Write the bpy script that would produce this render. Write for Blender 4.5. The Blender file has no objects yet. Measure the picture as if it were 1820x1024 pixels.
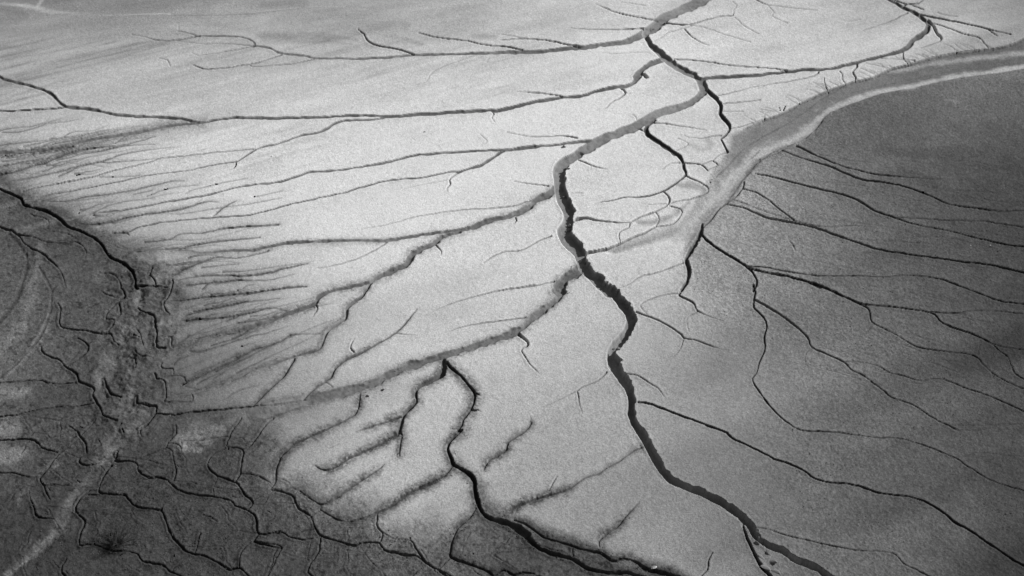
import bpy, math, random
import numpy as np

# ------------------------------------------------------------------ camera, light, exposure
scene = bpy.context.scene
CAM_H, PITCH, HFOV = 14.0, math.radians(40.0), math.radians(45.0)
PW, PH = 1820.0, 1024.0                       # size of the photograph the traces were read from
FPX = PW / 2 / math.tan(HFOV / 2)
cd = bpy.data.cameras.new('camera')
cam = bpy.data.objects.new('camera', cd)
scene.collection.objects.link(cam)
cam.location = (0, 0, CAM_H)
cam.rotation_euler = (math.pi / 2 - PITCH, 0, 0)
cd.sensor_width = 36.0
cd.lens = 18.0 / math.tan(HFOV / 2)
cd.clip_start, cd.clip_end = 0.1, 20000
scene.camera = cam

SUN_EL, SUN_AZ = math.radians(33.0), math.radians(22.0)     # azimuth measured from +X towards +Y
sv = (math.cos(SUN_EL) * math.cos(SUN_AZ), math.cos(SUN_EL) * math.sin(SUN_AZ), math.sin(SUN_EL))
world = bpy.data.worlds.new('World')
scene.world = world
world.use_nodes = True
wn, wl = world.node_tree.nodes, world.node_tree.links
for n in list(wn):
    wn.remove(n)
sky = wn.new('ShaderNodeTexSky')
sky.sky_type = 'NISHITA'
sky.sun_disc = False
sky.sun_elevation = SUN_EL
sky.sun_rotation = math.pi / 2 - SUN_AZ
bw = wn.new('ShaderNodeRGBToBW')              # the photograph is black and white
bg = wn.new('ShaderNodeBackground')
bg.inputs['Strength'].default_value = 0.06
wo = wn.new('ShaderNodeOutputWorld')
wl.new(sky.outputs[0], bw.inputs[0])
wl.new(bw.outputs[0], bg.inputs['Color'])
wl.new(bg.outputs[0], wo.inputs['Surface'])

sd = bpy.data.lights.new('sun', 'SUN')
sd.energy = 4.2
sd.angle = math.radians(0.6)
sd.color = (1, 1, 1)
sun = bpy.data.objects.new('sun', sd)
scene.collection.objects.link(sun)
sun.location = (20, 10, 30)
from mathutils import Vector
sun.rotation_euler = Vector(sv).to_track_quat('Z', 'Y').to_euler()

vs = scene.view_settings
vs.view_transform = 'Standard'
vs.look = 'None'
vs.gamma = 1.0
vs.use_curve_mapping = False
vs.exposure = 0.35
K_LIGHT = 1.10                                # display radiance of level ground per unit of albedo

# ------------------------------------------------------------------ projection helpers (plain numpy)
cp, sp_ = math.cos(PITCH), math.sin(PITCH)
def at_np(px, py):
    """photograph pixel -> point on the level ground"""
    u = (np.asarray(px, float) - PW / 2) / FPX
    v = (PH / 2 - np.asarray(py, float)) / FPX
    dy = cp + v * sp_
    dz = -sp_ + v * cp
    t = CAM_H / -dz
    return u * t, dy * t
def at(px, py):
    x, y = at_np(px, py)
    return float(x), float(y)

def _hash(ix, iy, seed):
    h = (ix.astype(np.int64) * 374761393 + iy.astype(np.int64) * 668265263 + seed * 974634777) & 0xFFFFFFFF
    h = ((h ^ (h >> 13)) * 1274126177) & 0xFFFFFFFF
    h = h ^ (h >> 16)
    return (h & 0xFFFF) / 32767.5 - 1.0
def vnoise(x, y, seed=0):
    ix, iy = np.floor(x), np.floor(y)
    fx, fy = x - ix, y - iy
    fx = fx * fx * (3 - 2 * fx)
    fy = fy * fy * (3 - 2 * fy)
    a = _hash(ix, iy, seed); b = _hash(ix + 1, iy, seed)
    c = _hash(ix, iy + 1, seed); d = _hash(ix + 1, iy + 1, seed)
    return (a + (b - a) * fx) * (1 - fy) + (c + (d - c) * fx) * fy
def fbm(x, y, f, octs, seed=0, gain=0.5):
    s, a, tot = 0, 1.0, 0
    for o in range(octs):
        s = s + a * vnoise(x * f + 17.3 * o, y * f - 9.1 * o, seed + o)
        tot += a
        a *= gain
        f *= 2.03
    return s / tot
def sstep(a, b, x):
    t = np.clip((x - a) / (b - a), 0, 1)
    return t * t * (3 - 2 * t)
def lin(v):
    v = np.asarray(v, float) / 255.0
    return np.where(v <= 0.04045, v / 12.92, ((v + 0.055) / 1.055) ** 2.4)
# ------------------------------------------------------------------ traced courses of the gullies, rills and cracks
# each course: style, then pieces 'tile: x,y,width ...' read from enlarged tiles of the photograph (width in photograph pixels)
TILE = {r + str(c + 1): (ox, oy) for r, oy in zip('abcd', (0, 240, 490, 744)) for c, ox in enumerate((0, 450, 900, 1320))}
TS = 3.64
COURSES = []
def course(style, text, label=None, depth=None, halo=None, bed=None):
    pts = []
    for piece in text.split(';'):
        tile, body = piece.split(':')
        ox, oy = TILE[tile.strip()]
        for tok in body.split():
            v = [float(t) for t in tok.split(',')]
            pts.append((ox + v[0] / TS, oy + v[1] / TS, v[2]))
    COURSES.append(dict(style=style, pts=pts, label=label, depth=depth, halo=halo, bed=bed))
def G(label, text, **k):
    course('G', text, label, **k)
def C(*texts, **k):
    for t in texts:
        course('C', t, **k)
def R(*texts, **k):
    for t in texts:
        course('R', t, **k)

# --- gullies with a bed
G('deep winding main gully with a broad grey bed, half in shadow, crossing the whole mud flat',
  'a3: 1290,-20,22 1250,5,20 1180,40,19 1100,80,17 1015,118,19 945,180,20 900,215,15;'
  'a3: 905,240,9 932,285,11 1005,352,14 1065,408,14 1150,460,13 1240,503,12 1268,540,19 1275,585,18 1245,625,15 1190,662,13 1100,695,14 1000,722,16 920,765,18 840,815,20 760,845,19 690,875,18;'
  'b3: 640,15,20 540,75,20 440,140,20 365,185,24 338,240,29 345,300,27 352,350,30 372,430,27 408,500,29 400,570,23 372,620,28 405,680,33 458,740,32 486,790,27 500,850,27 550,905,27 612,965,26 668,1018,26;'
  'c3: 685,100,24 748,180,23 798,240,25 810,290,23 780,355,20 737,412,20 692,470,22 684,530,26 706,590,29 750,660,24 792,730,20 812,800,20 810,870,19 828,940,20 868,1010,20;'
  'd3: 868,80,22 920,170,20 968,265,20 1020,350,17 1075,405,16 1180,447,16 1300,495,18 1420,562,19 1515,630,20 1580,695,21 1615,760,18 1680,815,17 1780,855,17;'
  'd4: 250,850,17 330,908,17 400,940,17 480,968,17 540,1010,17 600,1045,17', depth=0.15, bed=128)
G('long grey gully running west across the top of the pale mud flat',
  'a3: 900,205,14 820,255,12 740,278,9.5 620,291,8.5 480,308,8.5 330,325,7.5 200,335,7 40,343,7;'
  'a2: 1690,340,7 1500,346,5 1290,351,4.5 1040,358,4.5 870,373,4.5 690,383,4 560,380,3.5 390,378,3.5 330,362,3.5 190,348,3.5 110,315,3.5 60,302,3.5 10,298,3.5;'
  'a1: 1650,298,4 1640,270,3.5 1560,240,3 1440,233,2.5 1290,230,2 1220,210,1.5 1150,198,1', depth=0.05, bed=115)
G('grey gully forking off the main one and running far to the left edge with a dark upper rim',
  'a3: 1010,385,9 930,415,11 870,455,13 850,500,14 830,535,11 780,553,7 680,568,7 560,595,7 480,620,6.5 350,632,6 200,660,6.5 100,680,6.5 0,703,6.5;'
  'a2: 1740,682,7 1600,715,6 1540,718,6.5 1400,722,7 1250,732,6.5 1100,740,6 910,752,5.5 800,748,4 700,745,4.5 550,752,5 400,762,5 150,768,5 0,763,5;'
  'a1: 1700,766,5 1550,764,5 1450,770,4.5 1350,790,4.5 1290,797,4.5 1230,782,5 1150,770,5 1000,760,5 800,755,5 700,738,5.5 560,710,5.5 420,692,6.5 370,650,5.5 330,610,5.5 230,570,5 100,535,5 30,515,5.5 -10,495,5.5', depth=0.06, bed=105)
G('thin grey gully joining at a sharp point in the upper left and sinking into braided rills',
  'a1: 1285,797,4 1220,805,4.5 1080,818,4.5 1000,838,4.5 940,855,5 850,868,5.5 720,888,5 600,905,4.5 540,915,4.5 480,935,4.5 380,958,4 200,975,4 100,985,4 -10,985,4', depth=0.045, bed=108, halo=(12, .2))
G('slim gully bending down from the grey western gully in the upper middle of the flat',
  'a2: 850,758,4 800,770,3.5 650,778,3.5 560,788,3.5 500,815,4.5 480,835,5 420,858,4 310,880,3 150,935,2.6 60,955,2.6 20,968,2.2;a1: 1662,967,2;b1: 1600,130,2.2 1550,165,2.2 1520,178,1.8 1380,198,1.5 1300,215,1.5 1200,235,1.3 1080,250,1.2 960,265,1.2 800,300,1.5 650,330,1.8 500,360,1.8 350,385,1.8 200,412,1.5', depth=0.035, bed=110)
G('long smooth gully leaving the main gully below its upper bend and running left past mid frame',
  'a3: 640,900,8 560,912,6.5 480,917,5.5 320,938,5 150,955,5 0,972,5;b2: 1820,70,5 1600,98,5 1450,100,4 1330,110,4 1180,120,4 1040,130,4.5 940,160,4 850,180,4 720,205,3.5 560,228,3.5 380,242,3.5 330,255,3.5 220,290,3.5 150,308,3.5 0,322,3;'
  'b1: 1650,320,3 1500,350,3 1280,400,3 1080,435,3 950,462,3 800,490,3 700,500,2.8 560,520,2.2 440,555,1.5', depth=0.045, bed=112)
G('narrow side gully of the smooth one, kinked where a short spur crack hangs below it',
  'b2: 1620,105,6 1540,150,5.5 1470,195,5.5 1400,215,3.5 1340,235,3.2 1280,235,2.6 1130,268,2.4 980,288,2.3 870,296,2.3 750,325,2.2 640,355,2.2 580,378,2.2 440,405,2.2 270,443,2.2 130,478,2.2 0,510,2.2;'
  'b1: 1560,520,2.2 1380,532,2.2 1200,550,2.3 1000,575,2.3 900,600,2.6 800,640,2.2 720,630,1.5', depth=0.035, bed=105)
G('wide grey gully entering the main gully from the left at mid frame and thinning westward',
  'b3: 330,345,18 270,385,17 200,420,15 130,475,14 60,512,12 0,525,10;b2: 1500,560,10 1420,595,9 1330,615,7 1240,628,7 1130,640,6 1000,660,5.5 900,678,5 820,685,5 640,682,5 450,690,5.5 280,695,6 140,712,6 0,745,6;'
  'b1: 1550,745,4 1380,758,3.5 1280,760,2.8 1180,745,2.2 1000,742,2.2 880,742,2.6 820,735,2.2 770,715,1.5', depth=0.06, bed=112, halo=(6, .15))
G('grey forked gully stepping down left through the middle of the pale flat',
  'b2: 1330,622,7 1230,655,9 1170,700,9 1090,735,10 1030,775,11 1000,830,11 920,870,9.5 830,910,9.5 770,945,9 740,990,7.5 720,1015,7;'
  'c2: 710,130,6.5 620,190,6.5 607,240,6.5 600,275,6 530,325,6 490,355,5.5 460,410,4 430,475,4 350,500,4.5 270,525,3.5 180,555,3.5 80,590,3.2 0,610,3.2;'
  'c1: 1500,668,3 1400,705,3 1300,745,2.5 1180,770,2 1090,782,1.5', depth=0.055, bed=108, halo=(8, .22))
G('upper arm of the forked gully, fading to a dark rill among the left tongues',
  'c2: 750,45,6 600,78,6 490,105,6.5 430,140,8.5 390,185,8.5 300,218,7 200,255,6.5 100,300,6 0,330,5.5;c1: 1560,355,4.5 1400,385,3.5 1280,425,3.2 1180,455,3 1115,462,3 1110,400,3 1060,408,2.5 1045,395,2', depth=0.05, bed=105, halo=(10, .26))
G('broad grey gully curving down left from the main gully to the dark cracked mud',
  'b3: 500,855,20 450,885,20 380,930,20 345,970,20 345,1015,19;c3: 375,20,19 345,80,17 345,130,15 280,190,14 180,270,14 100,345,13 0,380,13;'
  'c2: 1700,368,13 1600,405,13 1450,450,14 1300,500,14 1150,545,14 1000,590,15 850,660,15 750,710,16 650,740,17 500,775,18 350,805,22 200,850,26 60,880,32', depth=0.055, bed=112, halo=(7, .2))
G('wide gully hanging below the broad grey one and ending in a thin forked crack',
  'c2: 1230,545,12 1225,620,12 1160,670,9.5 1085,710,7.5 1050,760,6.5 1055,820,6 1000,870,6.5 970,910,6 955,970,6.5 945,1015,5.5;d2: 945,80,4.5 965,110,3.5 950,180,2.8 945,240,1.5', depth=0.07, bed=95, halo=(10, .32))
G('dark deep gully winding down the centre bottom with crumbling banks',
  'c2: 1255,560,4.8 1275,595,5.2 1340,640,4.8 1380,690,4.4 1430,760,4.8 1425,820,4.4 1405,870,3.3 1360,930,3.1 1350,965,3.3 1320,1005,3.9;'
  'd2: 1350,70,4.2 1280,140,5.5 1255,200,4.6 1285,260,6.2 1295,300,7.1 1380,345,7.8 1430,400,8.4 1440,480,8.4 1465,560,7.8 1510,630,8.4 1600,660,9.2 1710,695,9.8 1780,750,9.8;'
  'd3: 60,705,9.2 145,775,9.8 200,825,9.2 300,865,9.2 420,900,7.8 480,938,7.8 540,968,7.1 650,988,7.1 760,990,7.1 830,1012,7.1 930,1035,7.1', depth=0.09, bed=75, halo=(13, .34))
G('long grey gully running from the main gully to the upper right past a braided bend',
  'a3: 1262,512,8 1330,500,7 1480,493,6.5 1650,480,6 1800,464,5.5;a4: 400,452,5 540,449,5 620,435,5.5 750,400,6.5 900,365,6.5 1020,330,7.5 1075,300,9 1100,260,9 1170,215,10 1200,180,10 1190,140,10 1130,95,8 1040,50,7 1000,25,6 945,-5,6', depth=0.05, bed=95)
G('short dark gully hanging from the main junction toward the wash in the upper right',
  'a3: 1300,575,7 1350,630,9 1388,675,8 1385,730,8 1410,765,8 1445,815,6.5 1435,850,4.5 1400,890,3.2 1392,905,3 1420,955,4 1435,980,3.2;b3: 1432,105,2.5', depth=0.06, bed=90)
G('curved dark gully ringing the pale plate right of the main gully',
  'a3: 960,775,4 912,810,7 905,850,9 950,895,9 1030,950,8 1090,1000,7;b3: 1010,65,8 1100,120,7 1135,165,5.5 1150,220,5.5 1160,260,4.5 1120,300,3.5 1050,345,3.3 980,378,3 900,400,2.2 770,405,1.8 700,420,1.3 610,438,.8', depth=0.05, bed=80)
G('twisting dark gully leading down from the mouth of the pale wash',
  'b3: 1270,575,5 1250,650,9 1200,740,9 1165,800,9 1180,870,8 1175,930,6.5 1130,1000,5.5;c3: 1175,40,4.5 1125,110,4 1125,135,3 1190,165,2.4 1220,190,2.2 1240,230,2.2 1310,260,1.6 1400,290,1', depth=0.07, bed=95)
G('dark crack gully descending from the wash mouth and curving right across the grey mud',
  'b3: 1255,630,4 1300,690,5.5 1400,760,5 1500,820,5 1570,870,4.5 1610,920,4 1620,960,4 1600,1015,4;c3: 1600,60,4.5 1610,110,4 1602,150,3.5 1600,205,3.2 1660,270,3.2 1680,320,3.2 1670,400,3.2 1675,470,2.8 1640,560,2.6 1620,630,2.4 1590,660,2.4 1620,730,2.2 1700,830,2.2;'
  'c4: 140,800,2.2 240,905,2.2 360,990,2.2 500,1005,2.2;d4: 560,85,2.2 640,90,2 850,122,2 1000,125,2 1140,162,2 1260,210,2.2 1390,262,2.2 1450,305,2 1600,395,2 1700,432,1.8 1830,468,1.8', depth=0.055, bed=55)
G('double dark rill running right from the crack gully into the darkest mud',
  'b3: 1560,865,4 1700,893,5;b4: 250,908,5.5 400,945,5.5 500,985,6;c4: 450,50,6 560,90,6 740,172,5 900,195,4 1050,213,3.5 1200,235,3.5 1250,258,4 1300,310,3.5 1480,378,3.3 1610,440,2.8 1650,480,2.3 1715,530,2.2 1740,595,2.2 1770,645,2.2 1830,680,2.2', depth=0.055, bed=58)
G('lowest long dark crack crossing the grey mud to the lower right edge',
  'c3: 855,812,3.4 930,825,3.2 1060,875,3.4 1180,920,3.4 1280,955,3.4 1430,1015,3.4;d3: 1290,40,3.4 1420,85,3.6 1455,120,3.9 1600,190,3.4 1720,250,3.4;d4: 200,258,3.4 320,300,3.4 410,345,4 460,385,4 560,410,3.4 720,427,3.4 820,460,3.4 910,485,3.4 1050,502,3.4 1140,523,3.6 1220,560,4 1300,610,4.6 1360,665,4.6 1480,735,4.6 1600,815,4.6 1740,910,4.6 1830,960,4.6', depth=0.08, bed=45)
G('dark ragged gully running down from the left edge through the dark mud',
  'b1: -10,350,4 60,380,4 140,415,4.5 150,450,5 240,480,5 300,495,5.5 390,545,6 430,590,5 520,625,4.5 600,665,5 650,705,6 690,765,6 730,800,5 800,830,6 850,870,6 875,930,5 880,980,5 890,1000,4;c1: 880,75,4 960,70,3 1000,65,2.5 1080,78,2', depth=0.09, bed=50, halo=(26, .35))

G('short collapsed dark gully full of slumped clods joining the main gully at the lower right',
  'd3: 1528,690,3.5 1545,750,5 1575,820,6.5 1605,880,8 1640,940,9 1680,990,10 1725,1040,11', depth=0.11, bed=85)
# --- cracks and thin rills on the pale flat, upper part
C('a1: 1290,232,2 1180,252,1.5 1080,263,1.5 990,255,1.5 940,235,1 850,220,.8', 'a1: 1645,298,1.5 1500,285,1 1350,282,1 1250,275,.8 1150,262,.8',
  'a1: 1640,300,1.5 1520,322,1.2 1400,342,1 1280,355,1 1240,335,.8', 'a2: 180,355,1.6 60,395,1.5 -20,415,1.5;a1: 1500,432,1.5 1350,448,2 1290,435,2 1245,418,1',
  'a1: 1100,428,1.2 1080,390,1.2 1030,378,.8', 'a2: 390,382,1.5 260,412,1.2 130,422,1.2 0,432,1.2;a1: 1620,418,1', 'a1: 1155,165,.8 1155,200,.8',
  'a2: 1035,352,3 930,320,2.6 800,295,2.6 735,262,3 715,225,2.5 680,195,1.5 680,180,1', 'a3: 100,325,2.8 30,308,2.6;a2: 1640,303,2.5 1500,290,2 1370,263,2 1200,243,2 1070,215,1.5',
  'a3: 480,303,3 400,290,2.5 250,262,2 100,250,2 0,258,1.5;a2: 1600,257,1', 'a3: 100,250,1 40,235,.8 -30,225,.8',
  'a3: 945,172,4.5 880,183,3 700,190,2 500,185,1.2 420,180,.8', 'a3: 975,125,3 920,122,2 820,105,2 700,75,1.5 630,45,1.2 580,25,.8', 'a3: 740,12,.8 830,25,.8 900,38,.8',
  'a3: 1040,148,2.8 1180,155,1.8 1280,130,1.8 1370,105,1.5 1465,95,1.5 1470,60,1 1490,30,1 1460,5,.8', 'a3: 1180,155,1 1300,180,1 1400,215,1 1500,245,1 1580,268,.8',
  'a3: 1190,165,1 1110,190,1.2 1040,210,1 1010,240,.8 960,265,.6', 'a3: 1155,185,2 1200,235,1.5 1260,270,1.2 1310,290,1', 'a3: 1475,110,1 1540,165,1 1630,215,.8',
  'a4: 90,-5,1.5 160,28,1.2 330,50,1 480,62,.8', 'a4: 160,30,1 205,80,1 190,105,.8 290,148,.8',
  'a3: 1085,383,2 1180,385,2 1330,402,2 1500,425,2 1640,432,2 1750,443,2.2 1810,455,2.5',
  'a4: 1200,130,6 1235,170,7 1255,215,6 1285,245,5 1275,265,2.5 1220,285,1.5 1150,310,1', 'a4: 1120,88,3.4 1300,125,2.8 1440,153,2.6 1570,185,2.6 1660,208,2 1730,222,1.5', 'a4: 1590,190,1.5 1645,230,1.5',
  'a4: 1230,150,2.2 1330,180,2 1430,220,2 1530,245,2 1560,275,2 1590,310,1.5', 'a4: 1035,50,2.5 1040,32,2.5 1090,22,3 1130,20,2.5 1170,-5,2.5', 'a4: 970,-5,2 1060,25,2.5 1090,25,2.5', 'a4: 1100,35,2 1165,60,1.5',
  'a4: 1070,82,2 990,118,1.8 930,145,1.2 850,170,1 780,195,.8', 'a4: 680,135,.8 760,120,.8', 'a4: 1260,80,1 1300,95,1 1385,108,.8',
  'a4: 740,405,5 740,430,4 710,462,3.5 730,500,3.5 725,525,2.5', 'a4: 495,465,3 460,488,2.5 410,503,1.5 300,522,1.5 180,540,1 100,570,.8', 'a4: 525,500,1.2 530,530,2 545,570,2.5 560,590,1.5',
  'a4: 630,460,1.5 645,480,2 645,510,2 665,540,1.5', 'a4: 800,405,1 880,425,1 960,442,1', 'a4: 850,470,1 760,440,1', 'a4: 900,378,1 1000,380,1 1110,388,1.5', 'a4: 1040,340,3 1040,375,2.5 1070,410,2',
  'a4: 0,830,1.2 140,770,1.4 250,730,1.6 420,640,1.6 560,580,1.6 720,525,1.6 850,495,1.6 960,442,1.8 1110,405,2 1200,375,2 1400,335,2 1600,315,2 1740,285,2 1840,240,2',
  'a4: 240,715,2 235,690,1.4', 'a4: 265,715,2.4 280,680,1.2', 'a4: 142,765,1.4 145,730,1 200,715,.8',
  'a3: 880,478,7 905,500,7', 'a3: 740,572,3 770,595,3 740,625,2.5 680,660,1.5 650,690,1.2 630,700,.8', 'a3: 770,598,1 800,605,.6',
  'a3: 360,625,2.5 280,608,2 180,598,1.8 70,592,1', 'a2: 1550,725,2.5 1560,740,2 1545,760,1.2 1565,790,.8', 'a1: 420,702,3 250,713,3 100,720,3 -10,720,3',
  'b1: 1640,95,1.5 1400,115,1.5 1200,138,1.5 1040,155,2 950,185,2.2 800,220,2 700,243,2.5 620,270,2.5 540,290,2.5 400,315,2.5 250,345,2 150,370,1.8',
  'b1: 1525,178,1.5 1530,195,1.5 1510,222,1', 'a2: 1470,870,1 1490,890,1 1515,910,1 1505,930,.8',
  'b2: 1340,237,2.8 1290,265,2.2 1268,290,2.6 1275,315,1.8 1255,340,1.5 1257,365,1', 'b2: 1260,292,.8 1150,310,.8 1050,332,.6 960,355,.5', 'a3: 450,890,3 360,880,1.8 200,885,1.5 100,872,1 0,860,.8', 'a3: 845,785,1.2 835,750,1 810,735,.8',
  'b2: 1820,425,2 1750,435,1.8 1670,460,1.8 1500,475,1.5 1330,485,1.5 1200,502,1.3 1020,535,1.2 900,570,1 700,610,.8', 'b3: 270,332,2 150,315,1.5 50,298,1', 'b3: 55,535,2 65,555,1.5 45,575,1',
  'c2: 405,190,4 415,215,2.5 385,265,1', 'b2: 870,690,2 800,735,1.8 700,785,1.5 570,832,1.3 420,860,.8', 'b2: 1175,705,3 1200,730,2 1215,750,2 1212,775,1',
  'a3: 620,340,.6 700,347,.8 820,338,.7 930,342,.6', 'a2: 1700,595,.7 1820,598,.8', 'a2: 1640,850,.6 1760,880,.8 1820,885,.8', 'a2: 1430,360,.7 1280,410,.8 1160,470,.8 1120,530,.7 1050,550,.5', 'a2: 1525,375,.8 1510,400,.7')
# --- dark fuzzy rills between the pale tongues on the left
R('b1: 1000,12,1 850,55,1.2 720,75,1.5 600,85,2 480,105,2 380,140,2.5 300,180,3 200,205,2 80,245,2 -10,262,2.5', 'b1: 1000,60,.8 830,70,1 690,95,2 620,110,1.5 500,125,1 350,160,1', 'b1: 820,5,1 740,55,1.2',
  'b1: 1100,80,.7 950,100,1 800,125,1.2 720,150,1.5 640,175,2 500,205,1.8 380,240,1.5 200,280,1.2 60,305,1', 'b1: 640,172,1 700,182,1.5 850,168,1 1020,158,.8', 'b1: -10,208,1.5 150,175,1.5 300,150,1.2 420,110,1.2',
  'b1: -10,120,2 150,115,2 350,90,2.5 470,75,2', 'b1: -10,70,1.2 150,52,1 400,25,.8', 'b1: 640,275,1 800,272,1 900,265,.8', 'b1: 1190,300,1 1100,300,1.2 1000,325,1.5 850,360,1.5 700,385,1.5 550,405,1.5 430,430,1.5 300,435,1',
  'b1: 1280,325,.8 1100,345,1 950,395,1', 'b1: 1600,280,.7 1400,320,1 1250,355,.8 1200,380,.8', 'b1: 980,360,1 860,385,1', 'b1: 1400,430,.8 1330,430,1.5 1240,455,2 1120,485,2 1000,505,2 850,530,2 720,560,2 600,580,1.8 480,570,1',
  'b1: 1820,405,.8 1600,445,1 1450,465,1 1200,505,1 1100,510,.8', 'b1: 1530,425,1 1440,465,2 1375,520,1.5', 'b1: 1820,360,.8 1640,400,1',
  'c2: 340,68,1.5 250,72,2 100,92,2 0,103,2;c1: 1450,128,2 1350,135,2 1200,155,2 1100,160,1.5', 'c2: 170,145,1 0,165,1;c1: 1560,172,2 1400,205,2 1250,230,1.8', 'c2: 220,230,1 160,215,1 90,210,1.5 0,235,1.8;c1: 1500,262,2 1350,278,2 1200,288,2',
  'c2: 430,375,1 330,375,1 235,385,2 170,425,2 80,460,2 0,480,2.2;c1: 1500,550,2.5 1380,605,2.5 1280,655,2 1200,685,2 1190,660,1.5 1140,645,1.2 1060,655,1.5', 'c2: 160,350,.8 0,390,1;c1: 1500,430,1.2 1300,490,1.5 1220,485,1',
  'b2: 350,830,1.2 200,860,2 100,890,2 0,900,2;b1: 1550,912,2 1500,905,1.8 1400,905,1.5 1260,910,1.5', 'b2: 260,900,.8 100,935,1.2 0,940,1.2;b1: 1530,935,2 1400,950,1.8 1200,970,1.5',
  'b1: 1800,575,1.5 1600,588,2 1450,600,2 1300,630,1.5 1160,640,1.2 1100,670,1.5 930,695,1.5', 'b1: 1680,660,1.2 1450,680,1.8 1250,710,1.8 1150,740,1.5', 'b1: 1740,745,1.5 1550,790,1.2 1400,790,1.5 1300,820,2 1200,860,2.5 1130,900,2.5', 'b1: 1540,830,1 1300,855,1.2',
  'c2: 320,800,2.5 400,725,2.5 500,655,3 530,595,4 600,540,3.5 690,500,4 790,445,2.5 920,365,2 1000,285,1.8 1060,215,1', 'c2: 270,540,3 240,580,3 205,640,3.5 100,735,2.5 0,840,2.5', 'c1: 1670,710,.8 1540,745,1 1440,810,.8')
R('d2: 945,95,3 830,155,3 700,215,3 580,275,3 500,325,3 440,325,2 400,300,1.5', 'c2: 960,910,3 850,945,2.5 740,980,2 660,1010,1', 'd2: 850,295,1 800,330,2 700,395,3 600,460,3 500,525,3.5 435,545,2.5 350,495,1.5 300,460,2',
  'c2: 690,770,2 670,880,2.5 600,930,2;d2: 480,65,2.5 300,145,3 200,210,3.5 160,280,3 140,350,3 145,400,2 120,440,1.5', 'd2: 1285,308,2.5 1230,370,2.5 1150,410,4 1000,480,4.5 900,555,3 800,600,2.5 700,635,2.5 620,655,2.5 540,640,2.5 430,580,2',
  'd2: 1440,570,2.5 1400,630,2.5 1330,690,3 1290,770,3.5 1275,840,5 1275,885,5 1350,915,5 1450,950,4 1530,985,5 1555,1005,4 1620,970,3 1680,1000,4 1740,985,3 1820,990,2',
  'd3: 870,182,2 820,205,1.8 740,265,1.5 650,315,1.5 600,350,1.5 500,385,1.5 420,440,2 340,475,2.5 260,495,3.5 180,520,4 100,550,4 30,590,4', 'd3: 860,535,1 790,605,2 720,690,2.5 640,745,3 600,790,2 605,825,1',
  'd3: 50,650,2 130,680,3 240,760,3 350,790,3 420,815,3.5 500,840,3 600,860,4 690,910,5 760,895,3 840,920,4 900,965,7 980,985,8 1060,1005,8 1110,1025,6',
  'd2: 1800,20,2 1760,75,2 1650,150,2.5 1640,190,3 1580,240,3 1520,270,3 1490,325,2', halo=(11, .42))
C('c2: 920,370,1.5 980,380,1.2 1050,385,.6', 'c2: 650,495,3 625,470,2.5 640,430,1.5 655,405,1', 'c2: 410,720,1.8 450,692,1.5 490,700,1.5 515,725,2', 'c2: 190,280,1 215,295,.8',
  'b3: 290,655,2.5 200,690,2 110,740,2 60,750,1.8 0,750,1.5;b2: 1590,765,1.8 1530,795,1.5 1490,825,1.2', 'b3: 310,948,2 180,975,2 0,1000,2;b2: 1540,1018,1.5', 'c2: 1820,60,2 1590,98,1.8 1440,135,1.5 1300,175,1.3 1180,222,.8',
  'c3: 130,272,2.5 0,290,2;c2: 1600,295,1.8 1440,315,1.5 1330,340,1.3 1270,365,.8', 'c3: 85,385,7 140,435,5 125,460,3.5 95,485,2.2 140,555,2 170,595,1.5 212,632,1',
  'd2: 940,220,1.5 920,240,1', 'c2: 1430,765,5 1448,764,3 1466,772,1.2', 'c2: 1412,868,5 1432,874,3.4 1450,868,2 1472,880,1.2', 'd2: 550,165,1 490,195,1', 'd3: 275,462,2 300,415,1.8 330,370,1.2', 'd3: 425,820,2.5 435,905,2', 'd3: 440,885,1.2 530,860,1.5 620,875,1.5 690,915,2',
  'd3: 1330,870,2.5 1305,920,2.5 1300,970,3 1260,1020,2.5', 'd3: 0,1000,2 100,990,2 180,1000,2 240,1022,2',
  'c3: 650,625,3 590,680,2 500,715,2 455,745,1.8 380,780,1 310,815,.8 200,860,.5', 'c3: 460,745,1.8 470,800,1.8 475,830,1.5 490,885,1', 'c3: 160,905,1 155,950,1.3 110,1015,1.5',
  
  'b3: 465,165,2 520,185,2 580,208,1.5 650,225,.8', 'b3: 548,200,1 545,230,.7', 'b3: 415,378,1 490,377,.8')
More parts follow.
